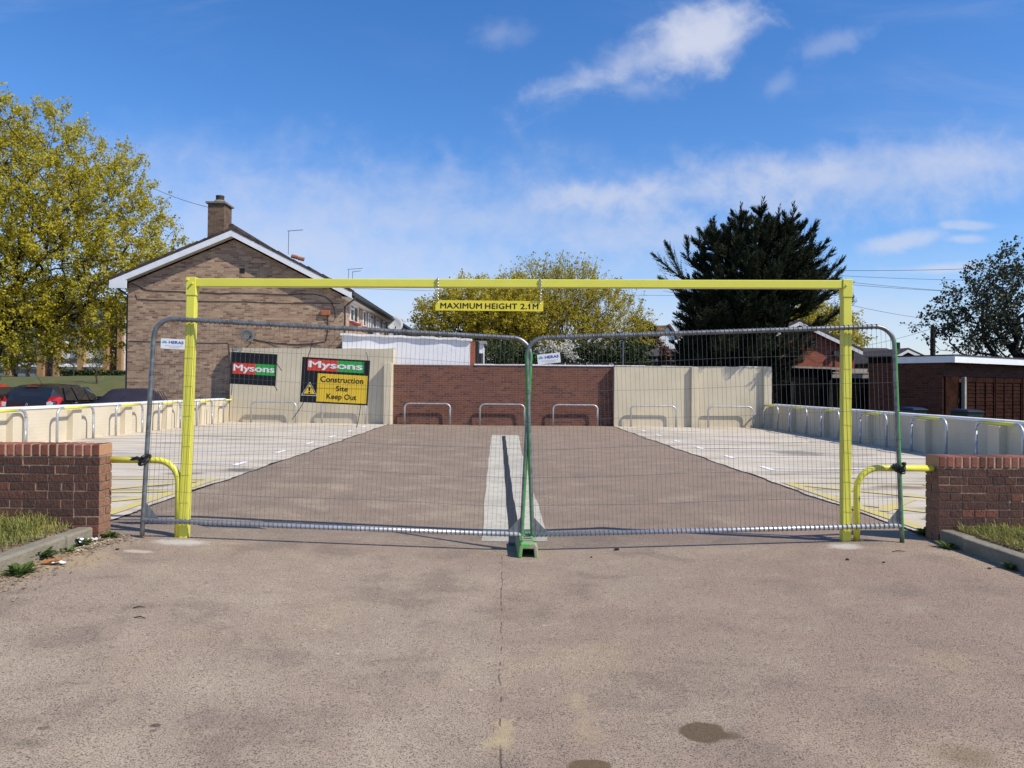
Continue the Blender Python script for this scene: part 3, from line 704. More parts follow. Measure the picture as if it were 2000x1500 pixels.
for tx, a, b_, zc, hh in (('Construction', .06, .92, .80, .11), ('Site', .38, .62, .49, .10), ('Keep Out', .20, .80, .17, .135)):
    desc = {'Construction': 0, 'Site': 0, 'Keep Out': .26}[tx]*hh
    zz = z0+(z1-z0)*zc; hz = (z1-z0)*hh
    v, f = text_shape(tx, x0+(x1-x0)*a, x0+(x1-x0)*b_, zz-hz*.85, zz+hz, -.003, .018); MB().add(v, f).build('lettering', m_txtblk, r, local=True)
tx, tz, s = -w_*.735, -h_*.42, w_*.21
tri = lambda k, y: [(tx-s*k, y, tz-s*.78*k), (tx+s*k, y, tz-s*.78*k), (tx, y, tz+s*.95*k)]
W1 = MB().quad(*tri(1.13, -.0015)).build('warning_triangle', m_signwht, r, local=True)
MB().quad(*tri(1.02, -.0025)).build('border', m_txtblk, W1, local=True); MB().quad(*tri(.80, -.0035)).build('yellow_field', m_signamb, W1, local=True)
e = MB(); e.quad((tx-s*.15, -.0045, tz+s*.34), (tx-s*.10, -.0045, tz-s*.22), (tx+s*.10, -.0045, tz-s*.22), (tx+s*.15, -.0045, tz+s*.34)); rect(e, tx-s*.12, tx+s*.12, tz-s*.56, tz-s*.34, -.0045)
e.build('exclamation_mark', m_txtblk, W1, local=True)
ties(r, [((-w_*.84, h_*.95), (-w_*.72, h_*1.75)), ((w_*.94, h_*.93), (w_*.88, h_*1.35)), ((-w_*.88, -h_*1.0), (-w_*1.18, -h_*1.78)), ((w_*.80, -h_*.92), (w_*.72, -h_*2.0))])

# green fence foot
def foot():
    c = at(1028, 1079, 7.33); zg = gz(c.x, 7.3)
    r = thing('fence_block', 'scuffed green plastic block holding up both mesh fences', 'fence block', (c.x, 7.33, zg), (0, 0, R_(1)))
    w_, b = .094, MB()
    prof = [(-w_, 0), (-w_*.92, .10), (-w_*.70, .135), (w_*.70, .135), (w_*.92, .10), (w_, 0), (w_*.64, 0), (w_*.56, .078), (-w_*.56, .078), (-w_*.64, 0)]
    ya, yb = -.30, .30
    n = len(prof); st_ = [(ya, .92), (ya+.03, 1.0), (yb-.03, 1.0), (yb, .92)]
    vs = [(x*k, y, z*(k if z > .09 else 1)) for y, k in st_ for x, z in prof]
    fs = [(j*n+i, j*n+(i+1) % n, (j+1)*n+(i+1) % n, (j+1)*n+i) for j in range(3) for i in range(n)]
    fs = [f[::-1] for f in fs] + [tuple(range(n)), tuple(range(4*n-1, 3*n-1, -1))]
    b.add(vs, fs); b.build('block_body', m_dirtygreen, r, local=True, bevel=.008)
    b = MB()
    for y0 in (-.215, -.11, .0, .11):
        pass
    pass
    m_sock = (mat('worn_grey_green_plastic', (.36, .33, .27), .7, var=.15, vs=20, col2=(.16, .30, .12)))
    for y0 in (-.215, -.11, .0, .11):
        k = MB().box(-.050, .050, y0, y0+.045, .1352, .150).build('socket_rim', m_sock, r, local=True, bevel=.003)
        MB().box(-.036, .036, y0+.010, y0+.035, .1503, .1512).build('socket_hole', m_black, k, local=True)
    b = MB()
    for s in (-1, 1): MB().box(s*.062-.016, s*.062+.016, -.27, -.245, .1352, .137).build('lug', m_black, r, local=True)
foot()

# bent yellow guard rails beside the posts, and the straps tying the fence to them
def guard(px_w, px_b, py_t, py_b, Yt, lab):
    A = at(px_w, py_t, Yt); B_ = at(px_b, py_b, Yt); Rr = .20; rt = .029
    s = 1 if B_.x > A.x else -1; zb = gz(B_.x, Yt)-.03
    pts = [(A.x, Yt, A.z), (B_.x-s*Rr-s*.1, Yt, A.z)]+[(B_.x-s*Rr+s*Rr*math.sin(a), Yt, A.z-Rr+Rr*math.cos(a)) for a in [math.pi/2*k/8 for k in range(9)]]+[(B_.x, Yt, zb)]
    b = MB(); b.tube(pts, rt, 16); o = b.build('guard_rail', m_yel, smooth=True)
    tag(o, lab, 'guard rail', 'bent yellow guard rails')
    return A
GA = guard(203, 347, 898, 1050, 7.24, 'bent yellow tube from the left brick wall to the left post')
GB = guard(1822, 1673, 915, 1058, 7.24, 'bent yellow tube from the right brick wall to the right post')
def strap(px, py, s, lab):
    c = at(px, py, 7.12); r = thing('strap', lab, 'strap', c, group='black straps tying fence to guard rails')
    b = MB(); n = 14; ring = lambda y0, y1, rr: None
    for k in range(3):
        pts = [(.034*math.cos(a)*1.0+.004*k, .075*math.sin(a)+.03, .010*k-.01+.034*math.sin(a+k)) for a in [2*math.pi*q/n for q in range(n)]]
        b.tube(pts, .011, 6, closed=True)
    b.build('binding', m_black, r, local=True)
    MB().tube([(0, -.03, 0), (s*.035, -.04, .02), (s*.075, -.035, .008), (s*.10, -.03, .0)], [.016, .017, .013, .004], 6).build('loose_end', m_black, r, local=True)
strap(279, 898, -1, 'black strap tying the fence to the left yellow guard rail'); strap(1759, 914, -1, 'black strap tying the fence to the right yellow guard rail')

# ------------------------------------------------------------------ front brick walls, brick by brick
def brick_front(name, label, x0, x1, yf, yb, ztop, s, seed):
    """s=+1: the finished end is at x1; -1: at x0"""
    rnd = random.Random(seed); r = thing(name, label, 'brick wall', ((x0+x1)/2, (yf+yb)/2, 0), group='front brick walls')
    ch, bl, mo = .075, .225, .010; cz = ztop-.105; b = MB(); nr = 11
    def bk(ax, bx, ay, by, az, bz):
        j = lambda k: rnd.uniform(-k, k)
        b.box(ax+j(.002), bx+j(.002), ay+j(.004), by+j(.004), az+j(.0015), bz+j(.0015))
    for k in range(nr):
        z1 = cz-.012-k*ch; z0 = z1-ch+mo
        header = k % 2 == 1
        xe = x1 if s > 0 else x0; pos = 0.0
        first = True
        while pos < x1-x0:
            L = bl if not header else bl/2
            if k == 1 and rnd.random() < .3: L = bl*.75
            if first and header: L = bl/2
            if header and pos > .15 and rnd.random() < .25: L = bl
            a = xe-s*(pos+L-mo) if s > 0 else xe+pos; c = xe-s*pos if s > 0 else xe+pos+L-mo
            a, c = min(a, c), max(a, c)
            if True:
                d0 = yf
                if header: bk(a, c, d0, yb, z0, z1)
                else: bk(a, c, d0, d0+.102, z0, z1); bk(a, c, yb-.102, yb, z0, z1)
            pos += L; first = False
    m = bpy.data.materials.new('rustic_brick'); m.use_nodes = True; t = NT(m.node_tree)
    out = t.node('ShaderNodeOutputMaterial'); p = t.node('ShaderNodeBsdfPrincipled'); t.l.new(p.outputs[0], out.inputs[0])
    tc = t.node('ShaderNodeTexCoord').outputs['Object']; g = t.node('ShaderNodeNewGeometry').outputs['Random Per Island']
    n1 = t.noise(tc, 16, 5, .65); n2 = t.noise(t.mapv(tc, (60, 60, 26), (0, R_(35), 0)), 1, 4, .6)
    col = t.mix(g, (.082, .045, .036), (.125, .060, .043)); col = t.mix(t.ss(g, .90, .94), col, (.20, .075, .05))
    col = t.mix(t.m('MULTIPLY', t.ss(n1, .5, .7), .6), col, (.065, .042, .034)); col = t.mix(t.m('MULTIPLY', t.ss(n2, .55, .7), .6), col, (.06, .036, .030))
    n3 = t.noise(t.mapv(tc, loc=(3, 1, 5)), 5, 5, .7); col = t.mix(t.m('MULTIPLY', t.ss(n3, .66, .74), .8), col, (.34, .25, .14))
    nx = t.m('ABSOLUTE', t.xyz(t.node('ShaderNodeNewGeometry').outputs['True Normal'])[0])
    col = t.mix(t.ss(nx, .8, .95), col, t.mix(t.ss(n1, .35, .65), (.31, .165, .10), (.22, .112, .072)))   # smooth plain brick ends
    t.put(p.inputs['Base Color'], col); p.inputs['Roughness'].default_value = .9; p.inputs['Specular IOR Level'].default_value = .2
    bp = t.node('ShaderNodeBump'); bp.inputs['Strength'].default_value = 1.0; bp.inputs['Distance'].default_value = .012
    t.l.new(t.m('ADD', n2, t.m('MULTIPLY', n1, .5)), bp.inputs['Height']); t.l.new(bp.outputs[0], p.inputs['Normal'])
    b.build('brickwork', m, r, bevel=.003)
    mo_ = MB(); mo_.box(x0+.006, x1-.006, yf+.006, yb-.006, -.2, cz-.012); mo_.box(x0+.002, x1-.002, yf+.001, yb-.001, cz-.0119, cz-.001)
    mo_.build('mortar', mat('sandy_mortar', (.36, .28, .19), .95, var=.3, vs=12, col2=(.20, .155, .12), bump=.6, bs=40), r)
    b = MB(); n = int((x1-x0)/.075)
    for i in range(n):
        a = (x1-.065-i*.075) if s > 0 else (x0+i*.075)
        ov = .008; j = rnd.uniform(-.003, .003)
        b.box(a+rnd.uniform(-.001, .001), a+.065, yf-ov+j, yb+ov+j, cz, ztop+rnd.uniform(-.002, .002))
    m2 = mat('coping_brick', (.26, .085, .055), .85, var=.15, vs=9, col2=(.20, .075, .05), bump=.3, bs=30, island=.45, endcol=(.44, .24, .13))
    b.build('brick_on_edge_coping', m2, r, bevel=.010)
    mo_ = MB().box(x0+.004, x1-.004, yf-.001, yb+.001, cz-.0005, ztop-.006); mo_.build('coping_mortar', mat('pale_mortar', (.52, .42, .28), .95, var=.15, vs=20), r)
c = at(195.5, 868, 7.03); brick_front('brick_wall', 'left low dark brick wall with red brick on edge top', -9.0, c.x, 7.03, 7.25, c.z, 1, 3)
c = at(1833, 891, 7.18); brick_front('brick_wall', 'right low dark brick wall with red brick on edge top', c.x, 9.2, 7.18, 7.40, c.z, -1, 5)

# ------------------------------------------------------------------ parapet walls round the car park
XWL, XWR = -10.33, 9.62
HP = .84
def parapet(label, xf, s, y0, y1, pil, seed, rot=0):
    """s: direction from the car park to the outside"""
    rnd = random.Random(seed); r = thing('parapet_wall', label, 'wall', (xf, 18, 0), (0, 0, rot), 'low cream walls along the car park')
    xf = 0; xo = s*.22; lo, hi = min(xf, xo), max(xf, xo); y0 -= 18; y1 -= 18
    MB().box(lo, hi, y0, y1, -.1, HP-.045).build('wall_face', m_cream_brick, r, local=True)
    n = int((y1-y0)/.9); b = MB()
    for i in range(n):
        a = y0+(y1-y0)*i/n; c = y0+(y1-y0)*(i+1)/n; j = rnd.uniform(-.003, .003)
        b.box(lo-.025, hi+.025, a+.002, c-.002, HP-.0445, HP+.012+j)
    b.build('coping', m_white, r, local=True, bevel=.006)
    for y in pil:
        y -= 18
        a, c = xf-s*.15, xf+s*.004
        MB().box(min(a, c), max(a, c), y, y+.36, -.1, HP-.10).build('pilaster', m_cream, r, local=True, bevel=.008)
m_cream_brick = None
def painted_brick(name, col):
    m = bpy.data.materials.new(name); m.use_nodes = True; t = NT(m.node_tree)
    out = t.node('ShaderNodeOutputMaterial'); p = t.node('ShaderNodeBsdfPrincipled'); t.l.new(p.outputs[0], out.inputs[0])
    tc = t.node('ShaderNodeTexCoord').outputs['Object']; x = t.xyz(tc); uv = t.comb(t.m('ADD', x[0], x[1]), x[2], 0)
    n = t.node('ShaderNodeTexBrick'); t.l.new(uv, n.inputs['Vector']); n.inputs['Scale'].default_value = 1
    n.inputs['Brick Width'].default_value = .225; n.inputs['Row Height'].default_value = .075; n.inputs['Mortar Size'].default_value = .005
    no = t.noise(tc, 1.2, 4); fn = t.noise(tc, 30, 4)
    c = t.mix(t.ss(no, .3, .7), col, tuple(k*.88 for k in col)); c = t.mix(t.m('MULTIPLY', n.outputs['Fac'], .18), c, tuple(k*.6 for k in col))
    t.put(p.inputs['Base Color'], c); p.inputs['Roughness'].default_value = .8; p.inputs['Specular IOR Level'].default_value = .25
    b = t.node('ShaderNodeBump'); b.inputs['Strength'].default_value = .35; b.inputs['Distance'].default_value = .006
    t.l.new(t.m('ADD', t.m('MULTIPLY', n.outputs['Fac'], -1), t.m('MULTIPLY', fn, .6)), b.inputs['Height']); t.l.new(b.outputs[0], p.inputs['Normal'])
    return m
m_cream_brick = painted_brick('cream_painted_brick', (.62, .55, .42))
parapet('long low cream painted wall on the sunlit left side', XWL, -1, 7.26, 28.75, [8.1, 10.7, 13.3]+[y_for(p, lambda y: -10.15+.038*(y-18)) for p in (28, 145, 247, 328, 396, 447)], 1, -math.atan(.038))
parapet('long low cream painted wall on the shaded right side', XWR, 1, 7.41, 27.75, [9.6, 12.2]+[y_for(p, lambda y: 9.47) for p in (1951, 1806, 1694, 1609, 1545, 1500)], 2)

# ------------------------------------------------------------------ walls across the back
YBK = 28.1
A0 = at(450, 700, 28.72); A1 = at(768, 700, 28.05)
def wall_left_back():
    d = Vector((A1.x-A0.x, A1.y-A0.y, 0)); L = d.length; ang = math.atan2(d.y, d.x)
    r = thing('rendered_wall', 'tall beige wall with two black boards seen in front of it', 'wall', (A0.x, A0.y, 0), (0, 0, ang), 'beige rendered walls across the back')
    b = MB(); n = 14; top = 2.68; z = lambda i: top+.012*math.sin(i*1.9)
    for i in range(n):
        a, c = L*i/n, L*(i+1)/n
        b.add([(a, 0, -.1), (c, 0, -.1), (c, 0, z(i+1)), (a, 0, z(i)), (a, .25, -.1), (c, .25, -.1), (c, .25, z(i+1)), (a, .25, z(i))], [(0, 1, 2, 3), (5, 4, 7, 6), (3, 2, 6, 7)])
    b.add([(0, 0, -.1), (0, 0, top), (0, .25, top), (0, .25, -.1)], [(0, 1, 2, 3)]); b.add([(L, 0, -.1), (L, 0, top), (L, .25, top), (L, .25, -.1)], [(3, 2, 1, 0)])
    b.build('wall_face', m_beige, r, local=True)
    MB().box(L-.27, L-.012, -.24, .004, -.1, 2.17).build('pilaster', m_beige, r, local=True, bevel=.01)
wall_left_back()
bx0, bx1 = at(768, 750, YBK).x, at(1199, 750, YBK).x
zt = at(985, 714, YBK).z
r = thing('brick_boundary_wall', 'weathered red brick wall with thin white coping across the back', 'brick wall', ((bx0+bx1)/2, YBK, 0))
MB().box(bx0+.01, bx1+.3, YBK, YBK+.22, -.1, zt).build('brickwork', m_redbrick, r)
b = MB(); xs = at(926, 712, YBK).x; rnd = random.Random(4)
while xs < bx1: b.box(xs+.003, min(xs+.8, bx1)-.003, YBK-.03, YBK+.25, zt+.001, zt+.055+rnd.uniform(-.01, .01)); xs += .8
b.build('coping', m_white, r, bevel=.01)
Yr = 27.82
rx0, rx1 = at(1200, 750, Yr).x, at(1505, 750, Yr).x
r = thing('rendered_wall', 'lower beige wall with frond shadows below the dark conifer', 'wall', ((rx0+rx1)/2, Yr, 0), group='beige rendered walls across the back')
zr = at(1350, 717, Yr).z
MB().box(rx0, rx1-.003, Yr, Yr+.24, -.1, zr).build('wall_face', m_beige, r)
b = MB(); xs = rx0; 
while xs < rx1-.4: b.box(xs+.003, min(xs+.55, rx1-.28)-.003, Yr-.015, Yr+.26, zr+.001, zr+.03+rnd.uniform(-.012, .018)); xs += .55
b.build('coping', mat('worn_white_coping', (.72, .70, .66), .8, var=.1, vs=3, col2=(.45, .40, .32)), r, bevel=.01)
for pa, pb, zz in ((1349, 1362, zr), (1490, 1505, zr+.04)):
    x0, x1 = at(pa, 750, Yr).x, at(pb, 750, Yr).x
    MB().box(x0, x1, Yr-.13, Yr+.005 if zz == zr else Yr+.30, -.1, zz).build('pilaster', m_beige, r, bevel=.015)

# ------------------------------------------------------------------ hoop rails
def hoop_pts(w_, h_, R=.17):
    pts = [(0, 0, -.05), (0, 0, h_-R)]+[(0, R-R*math.cos(a), h_-R+R*math.sin(a)) for a in [math.pi/2*k/7 for k in range(1, 8)]]
    return pts+[(0, w_-R+R*math.sin(a), h_-R+R*math.cos(a)) for a in [math.pi/2*k/7 for k in range(8)]]+[(0, w_, h_-R), (0, w_, -.05)]
def hoop(label, group, yellow):
    r = thing('hoop_rail', label, 'hoop rail', group=group)
    MB().tube(hoop_pts(1.5, .80), .030, 12).build('tube', m_galvb, r, local=True, smooth=True)
    if yellow: MB().tube([(0, .24, .80), (0, 1.24, .80)], .0325, 12).build('yellow_sleeve', m_yel, r, local=True, smooth=True)
    return r
gl, gr_, gb = 'yellow topped hoop rails along the left wall', 'yellow topped hoop rails along the right wall', 'plain silver hoop rails along the back walls'
LXf = lambda y: -10.1+.038*(y-18)
nm = ['nearest the camera, beyond the left brick wall', 'second from the left brick wall', 'third from the left brick wall', 'third from the back corner', 'second from the back corner', 'in the corner by the beige wall']
proto = None
for i, (pa, pb) in enumerate(((-62, 50), (111, 182), (226, 278), (310, 352), (384, 414), (436, 461))):
    Ya, Yb = y_for(pa, LXf), y_for(pb, LXf); lb = 'yellow topped hoop rail at the left wall, '+nm[i]
    if proto is None: o = proto = hoop(lb, gl, True)
    else: o = copy_tree(proto)
    o['label'] = lb; o.location = (LXf(Ya), Ya, 0); o.scale = (1, (Yb-Ya)/1.5, 1); o.rotation_euler = (0, 0, -math.atan(.038))
RX = 9.34
nm = ['half hidden by the right brick wall', 'above the right brick wall end', 'seen just left of the fence end tube', 'beside the right yellow post', 'second from the back corner', 'in the corner by the beige wall']
for i, (pa, pb) in enumerate(((1998, 1906), (1848, 1780), (1731, 1680), (1638, 1603), (1575, 1541), (1519, 1491))):
    Ya, Yb = y_for(pa, lambda y: RX), y_for(pb, lambda y: RX)
    o = copy_tree(proto); o['group'] = gr_; o['label'] = 'yellow topped hoop rail at the right wall, '+nm[i]; o.location = (RX, Ya, 0); o.rotation_euler = (0, 0, 0); o.scale = (1, (Yb-Ya)/1.5, 1)
proto = None
nm = ['left one before the tall beige wall', 'half hidden by the large board', 'leftmost of three before the red brick wall', 'middle one of three before the red brick wall', 'rightmost of three before the red brick wall', 'left one before the lower beige wall', 'right one before the lower beige wall']
for i, (pa, pb, py) in enumerate(((490, 580, 822), (629, 715, 825), (790, 879, 830), (937, 1024, 830), (1080, 1167, 832), (1232, 1320, 834), (1383, 1470, 835.5))):
    Y = (28.43, 28.17, 27.92, 27.92, 27.92, 27.64, 27.64)[i]; a, c = at(pa, py, Y), at(pb, py, Y)
    lb = 'plain silver hoop rail, '+nm[i]
    if proto is None: o = proto = hoop(lb, gb, False)
    else: o = copy_tree(proto)
    o['label'] = lb; ang = -math.pi/2 + (math.atan2(A1.y-A0.y, A1.x-A0.x) if i < 2 else 0)
    o.location = (a.x, Y, 0); o.rotation_euler = (0, 0, ang); o.scale = (1, (c.x-a.x)/1.5/math.cos(ang+math.pi/2), .93)

# ------------------------------------------------------------------ brick terrace on the left
YH = 29.15
def terrace():
    pL = at(250, 600, YH); pR = at(668, 600, YH); rid = at(457.5, 452, YH); eL = at(222, 549, YH); eR = at(690, 572, YH)
    YE = 56.0
    r = thing('terraced_house', 'long two storey brown brick terrace with white bargeboards', 'house', ((pL.x+pR.x)/2, YH, 0))
    zof = lambda x: eL.z+(rid.z-eL.z)*(x-eL.x)/(rid.x-eL.x) if x < rid.x else eR.z+(rid.z-eR.z)*(x-eR.x)/(rid.x-eR.x)
    dn = .30
    prof = [(pL.x, -.2), (pR.x, -.2), (pR.x, zof(pR.x)-dn), (rid.x, rid.z-dn), (pL.x, zof(pL.x)-dn)]
    MB().prism([(x, YH, z) for x, z in prof], (0, YE-YH, 0)).build('brick_wall', m_gable, r)
    # roof: two slopes with a thickness, tile ends along the verge
    ov = .30; rf = MB(); ya, yb = YH-ov+.0, YE+.3
    th = .065
    for (a, c) in ((eL, rid), (rid, eR)):
        n = (Vector((-(c.z-a.z), 0, c.x-a.x))).normalized()*th
        q = [Vector((a.x, ya, a.z)), Vector((c.x, ya, c.z)), Vector((c.x, ya, c.z))+n, Vector((a.x, ya, a.z))+n]
        rf.prism(q, (0, yb-ya, 0))
        L = math.hypot(c.x-a.x, c.z-a.z); k = int(L/.30)
        for i in range(k):
            f = (i+.5)/k; m_ = a+(c-a)*f; d = (c-a).normalized(); up = n.normalized()
            w_ = random.uniform(.13, .17); t0 = th+random.uniform(.005, .03)
            P = [m_-d*w_, m_+d*w_, m_+d*w_+up*(t0+(.02 if c is rid else .0)), m_-d*w_+up*(t0+(.0 if c is rid else .02))]
            rf.prism([Vector((p.x, ya-.035, p.z)) for p in P], (0, .5, 0))
    roof = rf.build('roof', m_slab, r)
    rt = MB(); y = ya-.03
    while y < yb: rt.tube([(rid.x, y, rid.z+.12), (rid.x, min(yb, y+.44), rid.z+.12)], .11, 8); y += .45
    rt.build('ridge_tiles', m_slab, roof)
    rt = MB()
    for px, py in ((575, 500), (588, 504)): q = at(px, py, YH+.2); rt.tube([(q.x-.11, q.y, q.z), (q.x+.11, q.y+.02, q.z-.05)], .075, 8)
    rt.build('loose_ridge_tiles', m_terra, roof)
    # bargeboards
    for a, c in ((eL, rid), (rid, eR)):
        h_ = .235
        MB().prism([(a.x, ya-.02, a.z-h_), (c.x, ya-.02, c.z-h_), (c.x, ya-.02, c.z-.01), (a.x, ya-.02, a.z-.01)], (0, .03, 0)).build('bargeboard', m_white, r)
        MB().prism([(a.x, ya+.011, a.z-h_+.0), (c.x, ya+.011, c.z-h_), (c.x, ya+.011, c.z-h_+.025), (a.x, ya+.011, a.z-h_+.025)], (0, ov-.012, 0)).build('verge_soffit', m_soffit, r)
    MB().box(eL.x-.01, eL.x+.62, ya-.022, ya+.012, eL.z-.29, eL.z-.0).build('box_end', m_white, r)
    # eaves soffit, gutter, downpipes on the long side
    sx = pR.x; sz = zof(sx)-dn
    MB().prism([(sx+.001, YH-.15, eR.z-.20), (eR.x-.06, YH-.15, eR.z-.20), (eR.x-.06, YH-.15, eR.z-.16), (sx+.001, YH-.15, eR.z-.16)], (0, YE-YH, 0)).build('soffit', m_soffit, r)
    MB().box(eR.x-.058, eR.x-.03, YH-.15, YE, eR.z-.22, eR.z-.0).build('fascia', m_lead, r)
    MB().tube([(eR.x+.03, YH-.25, eR.z-.06), (eR.x+.03, YE, eR.z-.06)], .06, 8).build('gutter', m_lead, r)
    MB().tube([(eL.x-.02, YH-.25, eL.z-.06), (eL.x-.02, YE, eL.z-.06)], .06, 8).build('gutter', m_lead, r)
    for y in (YH+.12, 40.6):
        MB().tube([(eR.x+.02, y, eR.z-.08), (eR.x+.02, y, eR.z-.22), (sx+.08, y+.02, eR.z-.50), (sx+.075, y+.02, .2)], .04, 8).build('downpipe', m_lead, r)
    MB().tube([(eL.x+.0, YH+.1, eL.z-.10), (eL.x+.1, YH+.1, eL.z-.25), (pL.x-.06, YH+.1, eL.z-.5), (pL.x-.06, YH+.1, 0)], .04, 8).build('downpipe', m_lead, r)
    # windows on the long side
    wz0, wz1 = 3.86, eR.z-.22
    def win(y0, y1, top, bot, parts, sill=True):
        x = sx; f = MB(); t_ = .055
        def fr(a, b_, c, d): f.box(x-.05, x+.045, a, b_, c, d)
        fr(y0, y1, bot, bot+t_); fr(y0, y1, top-t_, top); fr(y0, y0+t_, bot+t_, top-t_); fr(y1-t_, y1, bot+t_, top-t_)
        for p in parts: m_ = y0+(y1-y0)*p; fr(m_-t_*.6, m_+t_*.6, bot+t_, top-t_)
        if len(parts): fr(y0+t_, y0+(y1-y0)*parts[0]-t_*.6, bot+(top-bot)*.68, bot+(top-bot)*.68+t_)
        w_ = f.build('window', m_white, r)
        MB().box(x-.04, x+.022, y0+t_*.5, y1-t_*.5, bot+t_*.5, top-t_*.5).build('pane', m_glass2, w_)
        if sill: MB().box(x-.02, x+.14, y0-.08, y1+.08, bot-.075, bot-.002).build('sill', m_redsill, w_)
    win(30.65, 32.3, wz1, wz0, (.45,)); win(33.55, 34.25, wz1, wz0, ()); win(34.9, 36.2, wz1, wz0, (.4,))
    win(37.1, 38.2, wz1, wz0-.1, (.5,), False); win(39.2, 39.9, wz1, wz0+.3, (), False); win(41.4, 42.9, wz1, wz0, (.4,), False)
    for y in (44.2, 46.0, 47.6, 49.6, 51.4, 53.2): win(y, y+.95, wz1, wz0, (.5,), False)
    # chimney
    q0, q1 = at(409, 462, YH+1.2), at(443, 400, YH+1.2); ch = MB(); cx0, cx1 = q0.x, q1.x-.03
    cy0 = YH+1.0; ch.box(cx0, cx1, cy0, cy0+.85, rid.z-1.2, q1.z+.0); c = ch.build('chimney', brick_mat('sooty_chimney_brick', (.20, .13, .085), (.15, .095, .065), (.20, .16, .11), c3=(.10, .065, .05), dirt=.6), r)
    MB().box(cx0-.07, cx1+.07, cy0-.07, cy0+.92, q1.z+.001, q1.z+.07).build('cap', m_stone, c)
    MB().lathe([(.30, 0), (.22, .10), (.18, .14)], ((cx0+cx1)/2, cy0+.42, q1.z+.071), 16).build('flaunching', m_stone, c)
    MB().lathe([(.13, 0), (.155, .02), (.155, .10), (.14, .12), (.16, .135), (.16, .20), (.12, .21)], ((cx0+cx1)/2, cy0+.42, q1.z+.19), 14).build('chimney_pot', mat('dark_clay_pot', (.05, .042, .04), .8), c)
    # aerials
    def aerial(px, py0, py1, Y, arm):
        a = at(px, py0, Y); c = at(px+1, py1, Y); b = MB(); b.tube([a, c], .012, 6)
        e = at(px+arm, py1-2, Y); d = (e-c); b.tube([c-d*.1, e], .010, 5)
        for k in range(9): p = c+d*(k/8); b.tube([p+Vector((0, -.14, .0)), p+Vector((0, .14, 0))], .005, 4)
        b.build('aerial', m_lead, r)
    aerial(563, 497, 451, YH+6, 28); aerial(680, 560, 526, YH+12, 28); aerial(688, 560, 531, YH+13, 16)
    # things on the gable
    y = YH
    g = at(473, 529, y); MB().box(g.x-.09, g.x+.09, y-.008, y+.02, g.z-.09, g.z+.09).build('air_vent', m_cable, r)
    def cab(pts, rr=.013, off=.012): return MB().tube([Vector((at(a, b_, y).x, y-off, at(a, b_, y).z)) for a, b_ in pts], rr*.72, 5).build('cable', m_cable, r)
    cab([(257, 553), (268, 558), (284, 566), (300, 568), (340, 569), (380, 571), (415, 572), (430, 574), (455, 572), (500, 573), (560, 576), (590, 574), (615, 575), (636, 580), (648, 590), (653, 605), (655, 620)], .018)
    cab([(265, 575), (268, 584), (300, 586), (360, 587), (410, 589), (480, 589), (540, 592), (600, 592), (664, 593)], .013)
    cab([(252, 666), (290, 667), (330, 668), (400, 670), (445, 670), (447, 672), (448, 690), (450, 690), (450, 780)], .012)
    cab([(488, 660), (500, 664), (520, 668), (550, 671), (580, 673), (610, 671), (636, 667), (640, 650), (640, 610)], .018)
    cab([(496, 662), (530, 672), (545, 680), (560, 683), (575, 682), (590, 676), (620, 672)], .008); cab([(610, 674), (620, 680), (640, 682), (655, 664), (668, 652)], .008)
    cab([(655, 620), (652, 628), (640, 626), (630, 622), (642, 634), (640, 645)], .008)
    q = at(636, 611, y); MB().box(q.x-.18, q.x+.18, y-.10, y-.001, q.z-.10, q.z+.10).build('junction_box', m_terra, r, bevel=.02)
    # satellite dish
    def dish(px, py, Y, xo, rad, lab, face):
        c = at(px, py, Y); c = Vector((xo if xo is not None else c.x, c.y, c.z)); b = MB(); F_ = Vector(face).normalized(); u = F_.orthogonal().normalized(); v_ = F_.cross(u)
        vs = [c-F_*.06]; fs = []; n = 20; rings = (.35, .7, 1.0)
        for k in rings:
            for j in range(n):
                t = 2*math.pi*j/n; vs.append(c+(u*math.cos(t)+v_*math.sin(t))*rad*k+F_*(.09*k*k-.06))
        fs += [(0, 1+j, 1+(j+1) % n) for j in range(n)]
        for q_ in range(2): fs += [(1+q_*n+j, 1+(q_+1)*n+j, 1+(q_+1)*n+(j+1) % n, 1+q_*n+(j+1) % n) for j in range(n)]
        o = b.add(vs, fs).build('satellite_dish', m_dish, r, smooth=True); so = o.modifiers.new('t', 'SOLIDIFY'); so.thickness = .012
        MB().tube([c-F_*.05-Vector((0, 0, rad*.6)), c+F_*.30-Vector((0, 0, rad*.75))], .012, 5).build('dish_arm', m_lead, o)
        MB().tube([c+F_*.30-Vector((0, 0, rad*.75)), c+F_*.38-Vector((0, 0, rad*.62))], .03, 8).build('receiver', m_cable, o)
        w_ = Vector((c.x, YH, c.z-.25)) if xo is None else Vector((sx, c.y+.1, c.z-.25))
        MB().tube([c-F_*.05, c-F_*.12-Vector((0, 0, .12)), w_], .022, 6).build('bracket', m_lead, o)
    m_dish = mat('grey_dish_mesh', (.055, .058, .06), .6, var=.15, vs=30)
    dish(483, 655, YH-.45, None, .26, 'a', (.55, -.75, .35)); 
    m_dish = mat('pale_dish', (.40, .40, .41), .6, var=.1)
    dish(753, 633, 40.0, sx+.5, .42, 'b', (.25, -.9, .3))
terrace()

